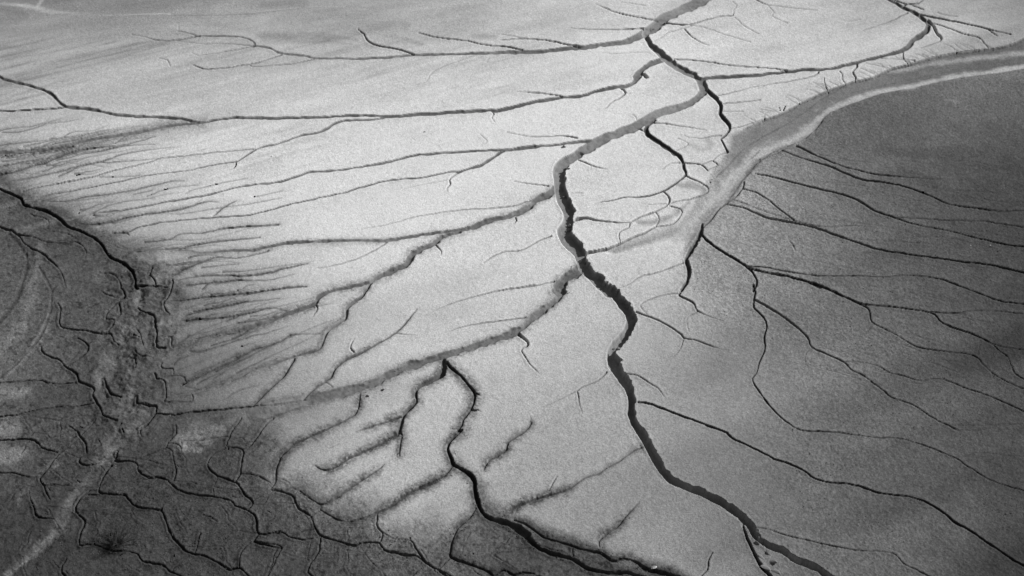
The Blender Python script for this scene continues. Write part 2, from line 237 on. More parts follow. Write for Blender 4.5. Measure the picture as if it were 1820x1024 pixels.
# --- cracks right of the main gully
C('c3: 840,240,4 900,262,2.8 980,290,2.6 1080,345,2.6 1130,380,3 1148,405,2.6 1210,412,2.2 1300,445,1.8 1380,472,1 1440,480,.6', 'c3: 1148,405,1.5 1125,470,1.2 1085,520,.8', 'c3: 780,635,2.2 850,645,2 920,690,1.6 980,725,1.5 1020,780,1',
  'd3: 1620,705,2.2 1700,720,2 1820,760,1.7;d4: 480,805,1.7 580,825,1.7 740,855,1.7 960,873,2 1040,940,2.3 1120,980,2.3 1220,1030,2.3', 'd3: 890,65,1 950,70,.6',
  'c3: 1235,235,1.2 1170,280,1.2 1180,360,1', 'c3: 1110,118,1.6 1050,120,1.5 950,145,1.5 865,192,1.2 910,250,.8', 'b3: 1145,830,2 1050,862,1.8 950,900,1.8 860,920,1.5 800,965,1.2 730,990,.8',
  'd4: 1390,258,1.2 1490,228,1.2 1550,222,1.2 1700,238,1 1830,245,1', 'b3: 1550,850,2.5 1700,860,2.2;b4: 200,870,2 470,910,2.2 640,912,2 920,917,2 1100,908,2 1280,932,2 1400,975,2;c4: 1290,25,2 1430,75,2 1560,125,2 1680,165,1.8 1830,185,1.8',
  'c4: 1610,440,2 1720,468,2 1830,482,1.5', 'c4: 1210,235,1.8 1380,240,1.8 1480,228,1.5 1660,230,1.5 1830,252,1.5',
  'c4: 740,175,2.5 815,220,3 835,295,2.5 900,340,2 980,375,2 1060,425,2 1140,462,1.8 1300,488,1.6 1450,508,1.6 1520,535,1.9 1560,580,2 1620,635,2 1720,695,2 1830,740,2', 'c4: 1520,530,1 1528,460,1',
  'c4: 85,160,4.2 220,235,3.8 320,310,3.8 420,395,3.4 445,460,3.2 540,505,2.6 650,555,2.6 700,605,2.2 780,645,2.2 880,720,2.2 970,790,2.2 1090,830,2.2 1220,915,2.2 1340,975,1.8 1400,1000,1.5 1540,1000,1 1600,985,.8',
  'c4: 450,470,1 410,500,1.2 405,540,1.2 430,610,.8 460,650,.5', 'c4: 650,553,1.2 740,555,1.2 880,582,1.5 940,620,1.6 1050,650,1.6 1150,680,1.6 1240,668,1.6 1330,682,1.6 1460,735,1.6 1580,775,1.6 1830,885,1.6', 'c4: 1350,973,1 1830,962,.8',
  'b4: 80,248,2.2 160,265,2.4 300,300,3.2 450,340,3.2 600,375,3.4 700,405,3.4 780,445,4 850,490,3.5 980,535,2.7 1100,575,2.2 1300,610,2.2 1500,660,2.2 1700,705,2.7 1830,722,3', 'b4: 980,535,1.6 1130,537,1.6 1320,550,1.6 1550,555,1.6 1830,595,1.6',
  'b4: 255,98,1.6 360,140,2.2 550,200,3.2 680,255,3.8 780,290,3.8 920,308,3.4 1030,330,3.2 1140,365,2.7 1250,410,2.4 1340,448,2.2 1500,468,1.9 1650,490,1.6 1830,485,1.6', 'b4: 1150,368,1.2 1300,362,1 1500,360,1 1640,375,.8',
  'b4: 350,72,3.4 400,95,3.4 490,138,2.7 600,185,2.2 750,228,2.2 880,255,1.9 1050,272,1.6 1270,285,1 1500,290,.6', 'b4: 490,130,1.5 600,140,1 700,165,1 850,180,.7', 'b4: 1570,415,1 1680,428,1 1830,436,1',
  'b4: 0,348,2 80,370,1.7 180,432,1.7 240,485,1.7 330,553,1.9', 'b3: 1430,450,2 1550,480,2.2;b4: 50,495,3.2 150,535,4.4 280,562,5 430,590,4.5 530,625,4 650,670,3.9 760,705,3.4 890,745,2.8 1080,770,2.7 1300,800,2.7 1600,840,3.2 1700,860,3.7 1830,890,3.7',
  'b3: 1455,418,1.2 1550,450,1.2;b4: 150,500,1.2 330,556,1.3 520,595,1.6 700,588,1.2 860,595,.8', 'b4: 560,635,1.5 640,665,1.2 750,675,1 900,685,1 1130,695,1 1300,710,.7', 'b4: 300,690,1.2 330,725,1.5 340,750,1 400,785,.8 460,835,.6',
  'b3: 1535,300,3 1530,330,3.5 1500,380,3.5 1440,430,3 1370,480,3 1330,540,3 1275,590,3.5 1255,630,3.5')
# --- plates between the ring gully and the wash
C('a3: 1390,875,1.6 1330,878,1.6 1260,890,1.3 1180,885,1 1150,870,.8', 'a3: 1370,612,1.5 1450,598,1.5 1560,570,1 1660,550,1 1820,525,1', 'a3: 1405,665,2 1500,658,1.5 1640,645,1.2', 'a3: 1405,715,1 1530,715,.8', 'a3: 1640,700,.8 1740,718,.8',
  'a3: 1450,830,1.5 1550,805,1.5 1650,770,1.2 1750,750,1', 'a3: 955,790,1.8 1060,800,1.5 1180,822,1.3 1290,838,1', 'a3: 850,830,3 890,845,2', 'b3: 1150,180,2.6 1260,192,2.1 1300,230,1.8', 'b3: 1265,190,1.5 1330,165,1.5 1340,170,2 1370,195,1.5 1310,220,1.2', 'b3: 1340,165,1.2 1380,125,1.2 1430,110,1.5',
  'b3: 1160,265,2.6 1230,300,2.1 1295,335,1.6 1305,365,1.6 1270,390,1.6 1190,415,1.9 1100,430,1.6 1060,445,1.6', 'b3: 1020,370,2 1050,400,3 1055,440,4 1000,480,2.4 940,505,3.2 870,530,3.7 800,565,2.7 795,595,1.6 730,635,1.6 735,695,1.4',
  'b3: 1060,460,1.6 1130,485,1.6 1130,515,1.6 1075,575,2.2 970,595,2.2', 'b3: 960,495,1.6 990,550,1.5 970,590,1.5', 'b3: 800,566,2.2 720,567,2.2 600,555,2.7 520,540,5.5 455,548,9', 'b3: 520,762,10 620,745,7 700,715,5 800,670,3.6 890,635,3.2 960,600,2.6',
  'b3: 1120,180,1.5 1060,185,1.3 1010,220,1', 'b3: 1100,100,1.2 1170,65,1.2 1165,45,1 1110,20,.8', 'b3: 920,450,.8 1040,445,1.2', 'b3: 1310,290,1 1320,310,1.2')
# --- cracks in the dark mud, left and bottom left
D = dict(halo=(5, .15))
C('b1: 715,630,1.5 740,640,2.5 800,635,2.5 830,650,1.2', 'b1: 985,855,3 970,905,3 1005,940,3.4 1010,985,3.4;c1: 1008,70,2.5', 'b1: 840,840,1 900,860,1 985,860,1', 'c1: 1115,25,3 1120,45,3.4 1090,130,3.4 1055,185,2.8 1095,250,3.4',
  'b1: -10,590,5 80,620,4 110,640,3.5 200,655,2 300,690,2 400,700,1.5 480,690,1.5 540,725,1.5 555,770,1 520,830,.8', 'b1: 110,640,3 150,690,2.5 215,740,3.4 270,765,4 310,800,3.4 380,870,2 410,920,1.5 430,980,1',
  'b1: 190,515,1.5 290,540,2 320,570,1.5', 'b1: 275,590,1 300,620,1 440,640,1.2 500,680,1', 'b1: 640,890,1 730,900,1.5 775,945,2.2 780,990,3;c1: 785,80,3.4 805,110,3.4 805,145,3.2 760,165,1.2 690,240,1.4 685,280,1.6 745,290,1.6 690,375,1.2',
  'c1: 775,185,3.4 778,245,3.4 770,255,2', 'c1: 620,85,1 720,130,1.5 750,140,1', 'c1: 370,170,2 390,210,3 392,320,2.8 480,345,2.8 570,355,2.8 640,375,3.3 720,380,3.4 735,420,2.8 770,445,1.8', 'c1: 500,400,1.6 560,435,2.8 570,480,3.4 510,530,1.7 430,585,1.2',
  'c1: 270,455,2.8 285,500,3.4 390,545,3.6 410,575,4 490,635,4.6 505,680,5.6 560,700,5.6 605,730,4.6 595,770,4.8 640,840,4.8 660,880,4.6 680,910,3.6 760,935,3.2', 'c1: 490,685,1.7 400,695,1.7 310,690,2.2 270,672,1.7 150,675,1.7 -10,688,2.2',
  'c1: 630,825,1.7 500,840,1.7 350,850,2.2 200,870,2.3 100,895,2.8 -10,907,3.4', 'c1: 890,210,2.2 920,235,4.6 990,255,5.6 1000,310,5.6 1010,370,5.6 1015,460,4.6 1070,468,3.4', 'c1: 880,340,1.2 905,380,1.6 925,450,1.6', 'c1: 860,385,2.2 900,395,2.2',
  'c1: 785,515,1.6 860,520,2.2 875,550,2.8 878,600,2.2', 'c1: 870,480,1.6 900,510,2.2 990,530,2.2', 'c1: 1040,570,3.4 1045,600,3.4 1115,605,2.3 1120,640,1.4', 'c1: 1000,630,5.6 1010,660,4.6 1060,675,2.8 1075,720,3.4 1075,790,3.4 1065,815,2.2 1250,818,1.2', 'c1: 1245,765,2.2 1250,810,1.7',
  'c1: 680,660,2.2 690,710,6.6 720,765,6.6 780,785,5', 'c1: 885,780,3.3 890,825,6.4 950,840,5.6 1010,845,5.6 1010,870,5.4 990,905,4.6 940,960,4.6 905,985,3.4', 'c1: 1000,895,2.8 1150,893,3.4 1280,880,3.4 1500,862,3 1630,848,3.2 1820,830,3;c2: 330,803,2.4',
  'd1: -10,130,3.4 190,128,3.4 250,160,3.4 265,185,3.4 370,215,2.8', 'd1: -10,343,2.8 80,350,2.8 195,375,2.2', 'd1: 615,0,1.2 500,130,1.6 370,240,2.2 300,330,2.8 255,385,4.4 280,430,4.6 310,500,4.6 325,520,2.2', 'd1: 280,430,1.6 340,418,2.2 400,430,2.2 440,425,1.6',
  'd1: 440,40,1.6 490,80,2.2 510,110,4.6 550,160,4.8 560,215,4.6', 'd1: 515,255,6 520,290,6.6 565,300,3.4 640,280,1', 'd1: 185,460,1 195,520,1.6 215,560,3.4 225,610,5.6 260,640,3.4 340,645,1.6', 'd1: 940,30,4 905,75,2.4 930,125,1', 'd1: 785,65,3.4 795,85,3.4',
  'd1: 755,205,2.2 750,240,5.6 735,268,5.6 860,275,3.4 890,300,4 895,330,3.4 945,372,4 1030,378,3.4 1080,395,3.4 1130,440,4.6 1170,465,4.6 1280,490,4 1380,500,3.4 1490,525,3.4 1520,560,4 1600,590,4.6 1650,630,4.6 1665,680,4.6 1670,738,4.4 1820,722,3',
  'd1: 870,268,1.6 990,215,1.6 1070,185,1.6 1085,150,2.2 1140,90,2.8 1135,40,2.2', 'd1: 1090,155,1.6 1150,165,2.2 1170,190,1.6', 'd1: 1070,185,1.6 1110,210,2.2 1125,300,2.2 1135,345,3.4 1115,400,2.4',
  'd1: 720,300,4.4 680,350,4.4 655,410,3.4 640,455,4.5 655,485,4.5 780,488,3.4 815,500,3.6 870,560,4.6 940,575,3.4 1040,590,4 1075,670,4.6 1110,750,5.6 1180,830,5.6 1240,870,4.6 1310,880,4 1400,925,4.6 1480,970,6.4 1545,965,4.8 1610,1020,4.6',
  'd1: 580,460,2.2 505,520,3.4 485,580,5.6 500,610,4.6 550,670,4.6 530,720,3.4 510,810,2.8 600,808,1.7 680,835,2.2 740,850,4 800,850,2.2 890,870,3.4 920,915,4.6 1040,940,4.6 1100,985,4.6 1190,1025,3.6', 'd1: 570,492,1.7 655,487,1.7',
  'd1: 1045,590,1.6 1052,550,1', 'd1: 1300,735,2.8 1280,790,3.4 1265,865,2.8', 'd1: 1310,615,1.6 1360,630,2.2 1400,660,1.3', 'd1: 1400,645,.9 1490,560,.9', 'd1: 1465,175,2.8 1490,100,2.8 1520,45,2.2 1560,0,1.6', 'd1: 1605,185,3.4 1640,140,2.8 1720,40,2.2 1770,0,1.6',
  'd1: 1465,180,2.2 1570,200,2.8 1560,270,4 1550,350,3.4 1515,405,3.4', 'd1: 1550,355,2.2 1620,355,2.2 1700,380,2.2 1760,445,1.6 1820,460,2.2', 'd1: 1460,185,1.2 1380,230,1.7 1345,280,2.2 1350,315,2.8 1410,365,4 1515,405,4.6 1550,440,4.6 1580,490,4.6 1630,530,4.6 1605,585,3.4',
  'd1: 1405,370,1.2 1375,450,1.3 1380,490,1.3', 'd1: 1635,525,1.3 1745,460,1.3', 'd1: 1810,240,3.4 1785,330,3.4 1785,390,2.8 1770,430,2.2', 'd1: 1670,740,2.2 1640,785,4 1740,815,3.4 1820,830,2.2', 'd1: 1640,785,1.2 1560,850,1.7 1545,960,3.4', 'd1: 1220,875,1.2 1110,975,1.2',
  'd1: 1720,1022,2.2 1760,940,2.2 1780,850,1.7 1800,830,1.3', 'd1: 430,905,1.6 400,945,2.6 400,985,4.6 430,1025,4.6', 'd1: 1780,670,1 1810,630,1',
  'd2: 0,370,2.2 60,385,1.7 110,420,1.7 110,455,2.2 150,460,2.8 250,490,4 270,530,4 290,575,4.6 370,625,4.6 385,670,5 435,750,5 520,780,4.6 640,815,4.6 700,800,4 815,798,4.6 840,840,5 950,870,5.6 1060,880,4.6 1110,920,5.6 1190,970,5.6 1290,1030,5',
  'd2: 145,390,1.6 190,388,1.3 240,420,1.3 240,445,1.2 290,460,2.2 255,490,2.2', 'd2: 440,548,1.6 430,578,2.2 380,620,1.7', 'd2: 0,610,4.6 20,650,4.6 35,735,4.6 180,728,2.8 220,750,2.8 330,775,2.3 435,755,2.3', 'd2: 0,790,2.8 80,800,2.3 180,828,1.7 130,930,2.2 85,1020,2.2',
  'd2: 435,760,3.4 420,850,3.4 370,930,3.4 355,985,4.6 390,1025,3.6', 'd2: 800,605,3.4 800,690,3.4 835,730,4 820,790,4.6', 'd2: 835,735,2.2 900,765,2.2 1010,780,2.2 1060,850,4 1110,920,4.6', 'd2: 1010,780,1.6 1020,755,1.2', 'd2: 1190,975,2.2 1270,900,2.2',
  'd2: 1190,990,2.2 1240,990,2.2 1280,1010,2.2', 'd2: 1010,1025,1.7 1060,980,1.7 1110,950,1.3', 'd2: 540,820,1 540,930,1', 'd2: 160,625,1 140,660,1', 'd2: 275,830,1 260,865,.8', **D)
# ------------------------------------------------------------------ ground lattice: fine over the flat, opening out to the horizon
STEP = 1.35
MX, MY = 70, 45
def axis(a, b, n_lo, n_hi, lo_lim, hi_lim):
    mid = np.arange(a, b + STEP, STEP)
    def grow(n, span):
        g = np.geomspace(STEP * 1.2, 1.0, 1)
        r = 1.0
        lo, hi = 1.0001, 3.0
        for _ in range(80):
            r = (lo + hi) / 2
            s = STEP * r * (r ** n - 1) / (r - 1)
            if s < span: lo = r
            else: hi = r
        return np.cumsum(STEP * r ** np.arange(1, n + 1))
    left = (a - grow(n_lo, a - lo_lim))[::-1]
    right = mid[-1] + grow(n_hi, hi_lim - mid[-1])
    return np.concatenate([left, mid, right]), n_lo, len(mid)
UX, UX0, UXN = axis(-MX, 1820 + MX, 30, 30, -14000, 16000)
VY, VY0, VYN = axis(-MY, 1024 + MY + 15, 40, 66, -1318, 2900)
PXG, PYG = np.meshgrid(UX, VY)
X, Y = at_np(PXG, PYG)
NR, NC = X.shape
Z = np.zeros_like(X)
EARTH = np.hypot(X, Y)

# ------------------------------------------------------------------ soil tone: the greys of dry crust, damp mud and silt, with the right-edge vignette painted in, as read from the photograph
TX = np.linspace(0, 1820, 15)
TONE = """0|108 112 112 132 128 138 142 160 185 195 190 182 172 158 120
50|132 140 132 152 152 148 156 175 195 205 192 190 185 180 165
100|160 165 165 175 185 190 195 200 205 206 198 195 188 175 165
150|170 175 175 180 190 200 205 210 210 207 198 188 105 95 80
200|180 190 195 195 200 205 210 210 210 203 188 110 92 85 72
250|185 195 200 205 210 210 210 210 210 198 172 100 90 84 68
300|110 190 200 205 205 208 208 210 208 200 170 105 90 80 65
350|85 150 190 200 205 205 205 205 205 197 165 128 95 78 62
400|85 95 160 190 200 205 205 205 203 196 160 118 95 75 60
450|85 82 110 175 190 200 200 200 196 184 125 110 92 75 60
500|95 80 85 132 180 195 195 195 190 174 140 105 90 75 60
550|105 80 80 120 168 190 190 190 186 165 138 108 90 76 62
600|105 85 80 112 160 185 185 182 177 155 132 102 90 78 60
650|100 80 85 108 154 180 180 177 172 148 126 100 90 80 62
700|105 75 80 106 146 175 175 172 167 140 122 100 92 82 62
750|100 70 75 85 135 167 175 167 162 135 116 100 90 80 60
800|105 70 76 76 145 172 172 167 158 132 113 100 90 80 60
850|75 68 68 70 140 167 172 162 153 134 110 100 90 78 58
900|66 68 68 68 70 155 167 152 155 138 112 98 88 75 55
950|62 66 66 66 68 70 152 78 148 142 116 95 85 72 50
1000|58 66 64 64 66 68 70 74 85 142 122 92 80 66 46"""
nodes = []
for row in TONE.split('\n'):
    y, vals = row.split('|')
    for x, v in zip(TX, vals.split()):
        nodes.append((x, float(y), float(v)))
nodes = np.array(nodes)
nodes[:, 2] *= np.where(nodes[:, 2] > 170, 1.035, 1.0) * (1 + 0.07 * ((nodes[:, 0] > 1100) & (nodes[:, 0] < 1750) & (nodes[:, 1] > 480)) + 0.05 * ((nodes[:, 0] > 1400) & (nodes[:, 1] > 180)))
# borders between the three soils: pale crust, dark slope beyond the wash, dark cracked mud by the stream
SEP = np.array([(20, 1990), (60, 1840), (78, 1798), (86, 1760), (92, 1705), (103, 1650), (111, 1625), (121, 1584), (136, 1553), (144, 1518), (159, 1474), (176, 1435), (200, 1389), (211, 1358), (228, 1325), (300, 1272), (360, 1235), (420, 1222), (480, 1215), (560, 1230)], float)
MUD = np.array([(-300, 338), (0, 338), (45, 362), (110, 395), (165, 425), (220, 445), (262, 462), (290, 500), (295, 560), (288, 620), (290, 690), (300, 733), (380, 738), (440, 748), (470, 765), (502, 790), (492, 850), (540, 850), (566, 872), (600, 888), (632, 900), (668, 890), (694, 922), (728, 934), (770, 930), (798, 936), (812, 925), (838, 898), (852, 880), (868, 893), (905, 925), (950, 938), (985, 955), (1030, 968), (1080, 985), (1130, 1003), (1200, 1030), (1260, 1400), (-300, 1400)], float)
def seg_dist(px, py, poly, closed):
    d = np.full(np.shape(px), 1e9)
    n = len(poly)
    for i in range(n if closed else n - 1):
        ax, ay = poly[i]; bx, by = poly[(i + 1) % n]
        t = np.clip(((px - ax) * (bx - ax) + (py - ay) * (by - ay)) / ((bx - ax) ** 2 + (by - ay) ** 2 + 1e-9), 0, 1)
        d = np.minimum(d, np.hypot(px - ax - t * (bx - ax), py - ay - t * (by - ay)))
    return d
def inside(px, py, poly):
    c = np.zeros(np.shape(px), bool)
    n = len(poly)
    for i in range(n):
        x0, y0 = poly[i]; x1, y1 = poly[(i + 1) % n]
        c ^= ((y0 > py) != (y1 > py)) & (px < (x1 - x0) * (py - y0) / (y1 - y0 + 1e-12) + x0)
    return c
def slope_side(px, py):
    return px - np.interp(py, SEP[:, 0], SEP[:, 1])
CXG, CYG = np.clip(PXG, -300, 2120), np.clip(PYG, -200, 1200)
warp = fbm(X, Y, 0.9, 4, 11) * 16
# mud membership
nr_mud = inside(nodes[:, 0], nodes[:, 1], MUD)
nr_slope = (slope_side(nodes[:, 0], nodes[:, 1]) > 0) & ~nr_mud & (nodes[:, 1] < 560)
reg = np.where(nr_mud, 2, np.where(nr_slope, 1, 0))
reg_low = (nodes[:, 1] >= 560) & ~nr_mud            # lower right shades into the pale flat without a border
cg_x, cg_y = np.meshgrid(np.arange(-300, 2141, 20), np.arange(-200, 1221, 20))
def kernel(sel, sig=72):
    nx, ny, nv = nodes[sel, 0], nodes[sel, 1], nodes[sel, 2]
    d2 = (cg_x[..., None] - nx) ** 2 + (cg_y[..., None] - ny) ** 2
    d2 -= d2.min(-1, keepdims=True)
    w = np.exp(-d2 / (2 * sig * sig))
    coarse = (w * nv).sum(-1) / w.sum(-1)
    gx, gy = (CXG + 300) / 20, (CYG + 200) / 20
    ix, iy = np.clip(gx.astype(int), 0, coarse.shape[1] - 2), np.clip(gy.astype(int), 0, coarse.shape[0] - 2)
    fx, fy = gx - ix, gy - iy
    return (coarse[iy, ix] * (1 - fx) + coarse[iy, ix + 1] * fx) * (1 - fy) + (coarse[iy + 1, ix] * (1 - fx) + coarse[iy + 1, ix + 1] * fx) * fy
t_pale = kernel((reg == 0) | reg_low)
t_slope = kernel((reg == 1) | (reg_low & (nodes[:, 0] > 1000)))
t_mud = kernel(reg == 2) * 0.96
soft_s = 6 + 160 * sstep(430, 620, CYG)
m_slope = sstep(-1, 1, (slope_side(CXG, CYG) + warp * 0.25) / soft_s) * (1 - sstep(520, 640, CYG))
sd_mud = seg_dist(CXG, CYG, MUD, True)
sd_mud = np.where(inside(CXG, CYG, MUD), sd_mud, -sd_mud)
dxs, dys = at(400, 375); dx0, dy0 = at(100, 455)
sdx, sdy = dxs - dx0, dys - dy0
sl_ = math.hypot(sdx, sdy); sdx /= sl_; sdy /= sl_
left_streak = fbm((X * sdx + Y * sdy) * 0.55, (-X * sdy + Y * sdx) * 5.5, 1.0, 4, 15)
soft_m = 17 + 48 * sstep(430, 300, CXG) + 22 * sstep(980, 700, CXG) * sstep(300, 440, CXG)
warp = warp + np.where(CXG < 420, left_streak * 30, 0)
m_mud = sstep(-1, 1, (sd_mud + warp * np.where(CXG < 330, 1.6, 0.9) + 26 * fbm(X, Y, 2.6, 4, 19)) / soft_m)
tone = t_pale * (1 - m_slope) + t_slope * m_slope
tone = tone * (1 - m_mud) + t_mud * m_mud

# ------------------------------------------------------------------ courses carved into the flat
PXM_X = None
def cr(points):
    """Catmull-Rom through the traced points, with a little wander"""
    p = np.array(points, float)
    out = []
    n = len(p)
    for i in range(n - 1):
        p0, p1, p2, p3 = p[max(i - 1, 0)], p[i], p[i + 1], p[min(i + 2, n - 1)]
        L = np.hypot(*(p2 - p1)[:2])
        k = max(2, int(L / 5))
        for j in range(k):
            t = j / k
            c = 0.5 * (2 * p1 + (p2 - p0) * t + (2 * p0 - 5 * p1 + 4 * p2 - p3) * t * t + (3 * p1 - p0 - 3 * p2 + p3) * t ** 3)
            lo, hi = min(p1[2], p2[2]), max(p1[2], p2[2])
            c[2] = min(max(c[2], lo), hi)
            out.append(c)
    out.append(p[-1])
    return np.array(out)
edge_n = fbm(X, Y, 9.0, 3, 31) * 0.65 + fbm(X, Y, 28.0, 2, 37) * 0.35      # ragged rims
grainy = np.clip(0.95 + 0.5 * fbm(X, Y, 2.2, 3, 41) + 0.6 * vnoise(X * 38, Y * 38, 43) + 0.3 * vnoise(X * 15, Y * 15, 44), 0.15, 1.8)
edge_g = fbm(X, Y, 6.0, 2, 33) * (1 - sstep(700, 900, CYG) * 0.0) + 0.45 * vnoise(X * 19, Y * 19, 34) * sstep(300, 420, CYG)
course_id = np.full(X.shape, -1, np.int32)
lip = np.zeros(X.shape)
cut = np.zeros(X.shape)                        # carved depth
bed_m = np.zeros(X.shape)                      # 1 on gully beds of damp silt and in darkened cracks and rills
bed_t = np.full(X.shape, 110.0)
stain = np.zeros(X.shape)                      # damp soil along the rims
sep_mask = np.zeros(X.shape, bool)
rng = np.random.default_rng(5)
BND = np.array([(0, 265), (8, 300), (40, 345), (105, 385), (165, 420), (225, 452), (280, 480), (315, 520), (325, 560), (318, 610), (312, 650), (305, 690)], float)
for k in range(88):
    y = rng.uniform(270, 690)
    x = np.interp(y, BND[:, 1], BND[:, 0]) + rng.uniform(-25, 120)
    sl0 = np.interp(y, [270, 350, 450, 520, 600, 690], [-.22, -.2, -.13, -.16, -.33, -.45]) + rng.normal(0, .05)
    L = rng.uniform(30, 230) * rng.uniform(.6, 1)
    w0 = rng.uniform(.7, 1.8)
    bend = rng.normal(0, 5)
    q = []
    for t in np.linspace(0, 1, 6):
        q.append((x + L * t, y + sl0 * L * t + bend * math.sin(t * 3) + rng.normal(0, 1.3), w0 * (1 - .75 * t)))
    COURSES.append(dict(style='R', pts=q, label=None, depth=None, halo=(7, .16), bed=None))
for k in range(26):
    # the braided far left
    y = rng.uniform(236, 300); x = rng.uniform(-20, 120); L = rng.uniform(50, 170)
    COURSES.append(dict(style='R', pts=[(x + L * t, y - .19 * L * t + rng.normal(0, 1.5), 1.3 * (1 - .6 * t)) for t in np.linspace(0, 1, 6)], label=None, depth=None, halo=(5, .14), bed=None))
for k in range(34):
    # hair rills of the dark slope
    y = rng.uniform(250, 640); x = rng.uniform(1380, 1700); L = rng.uniform(60, 220)
    sl0 = np.interp(y, [250, 450, 640], [.22, .16, .3]) + rng.normal(0, .03)
    COURSES.append(dict(style='C', pts=[(x + L * t, y + sl0 * L * t - 6 * math.sin(t * 3) + rng.normal(0, 1.2), .95 * (1 - .5 * abs(2 * t - 1))) for t in np.linspace(0, 1, 7)], label=None, depth=.8, halo=None, bed=None))
for k in range(46):
    t = rng.uniform(0, 1); sx_ = np.interp(t, [0, 1], [1330, 1770]); sy_ = np.interp(sx_, SEP[::-1, 1], SEP[::-1, 0])
    L = rng.uniform(8, 30)
    COURSES.append(dict(style='C', pts=[(sx_, sy_ + 1, 1.1), (sx_ - L * .5, sy_ - L * .28 + rng.normal(0, 1.5), .9), (sx_ - L, sy_ - L * .45 + rng.normal(0, 2), .6)], label=None, depth=.8, halo=None, bed=None))
NET = {}
for a in range(15):
    for b_ in range(8):
        NET[a, b_] = (20 + a * 72 + (b_ % 2) * 34 + rng.uniform(-24, 24), 735 + b_ * 41 + rng.uniform(-14, 14))
for (a, b_), (x, y) in NET.items():
    # hair joints that close the polygons of the dark mud
    for nb in ((a + 1, b_), (a, b_ + 1)):
        if nb not in NET or rng.random() > .62: continue
        x2, y2 = NET[nb]
        mx_, my_ = np.array([x, (x + x2) / 2, x2]), np.array([y, (y + y2) / 2, y2])
        if not inside(mx_, my_, MUD).all() or seg_dist(mx_, my_, MUD, True).min() < 12: continue
        q = [(x + (x2 - x) * t + rng.normal(0, 2.5) * math.sin(math.pi * t), y + (y2 - y) * t + rng.normal(0, 2.2) * math.sin(math.pi * t), rng.uniform(1.0, 1.5)) for t in np.linspace(0, 1, 6)]
        COURSES.append(dict(style='C', pts=q, label=None, depth=.8, halo=None, bed=None))
for k in range(40):
    # short cracks inside the dark mud plates
    x, y = rng.uniform(60, 1000), rng.uniform(740, 1015)
    if not (inside(np.array([x]), np.array([y]), MUD)[0] and seg_dist(np.array([x]), np.array([y]), MUD, True)[0] > 24): continue
    a = rng.uniform(0, 6.28); q = [(x, y, 1.2)]
    for j in range(4):
        a += rng.normal(0, .6)
        q.append((q[-1][0] + 8 * math.cos(a), q[-1][1] + 5 * math.sin(a), 1.1 - .15 * j))
    COURSES.append(dict(style='C', pts=q, label=None, depth=.8, halo=None, bed=None))
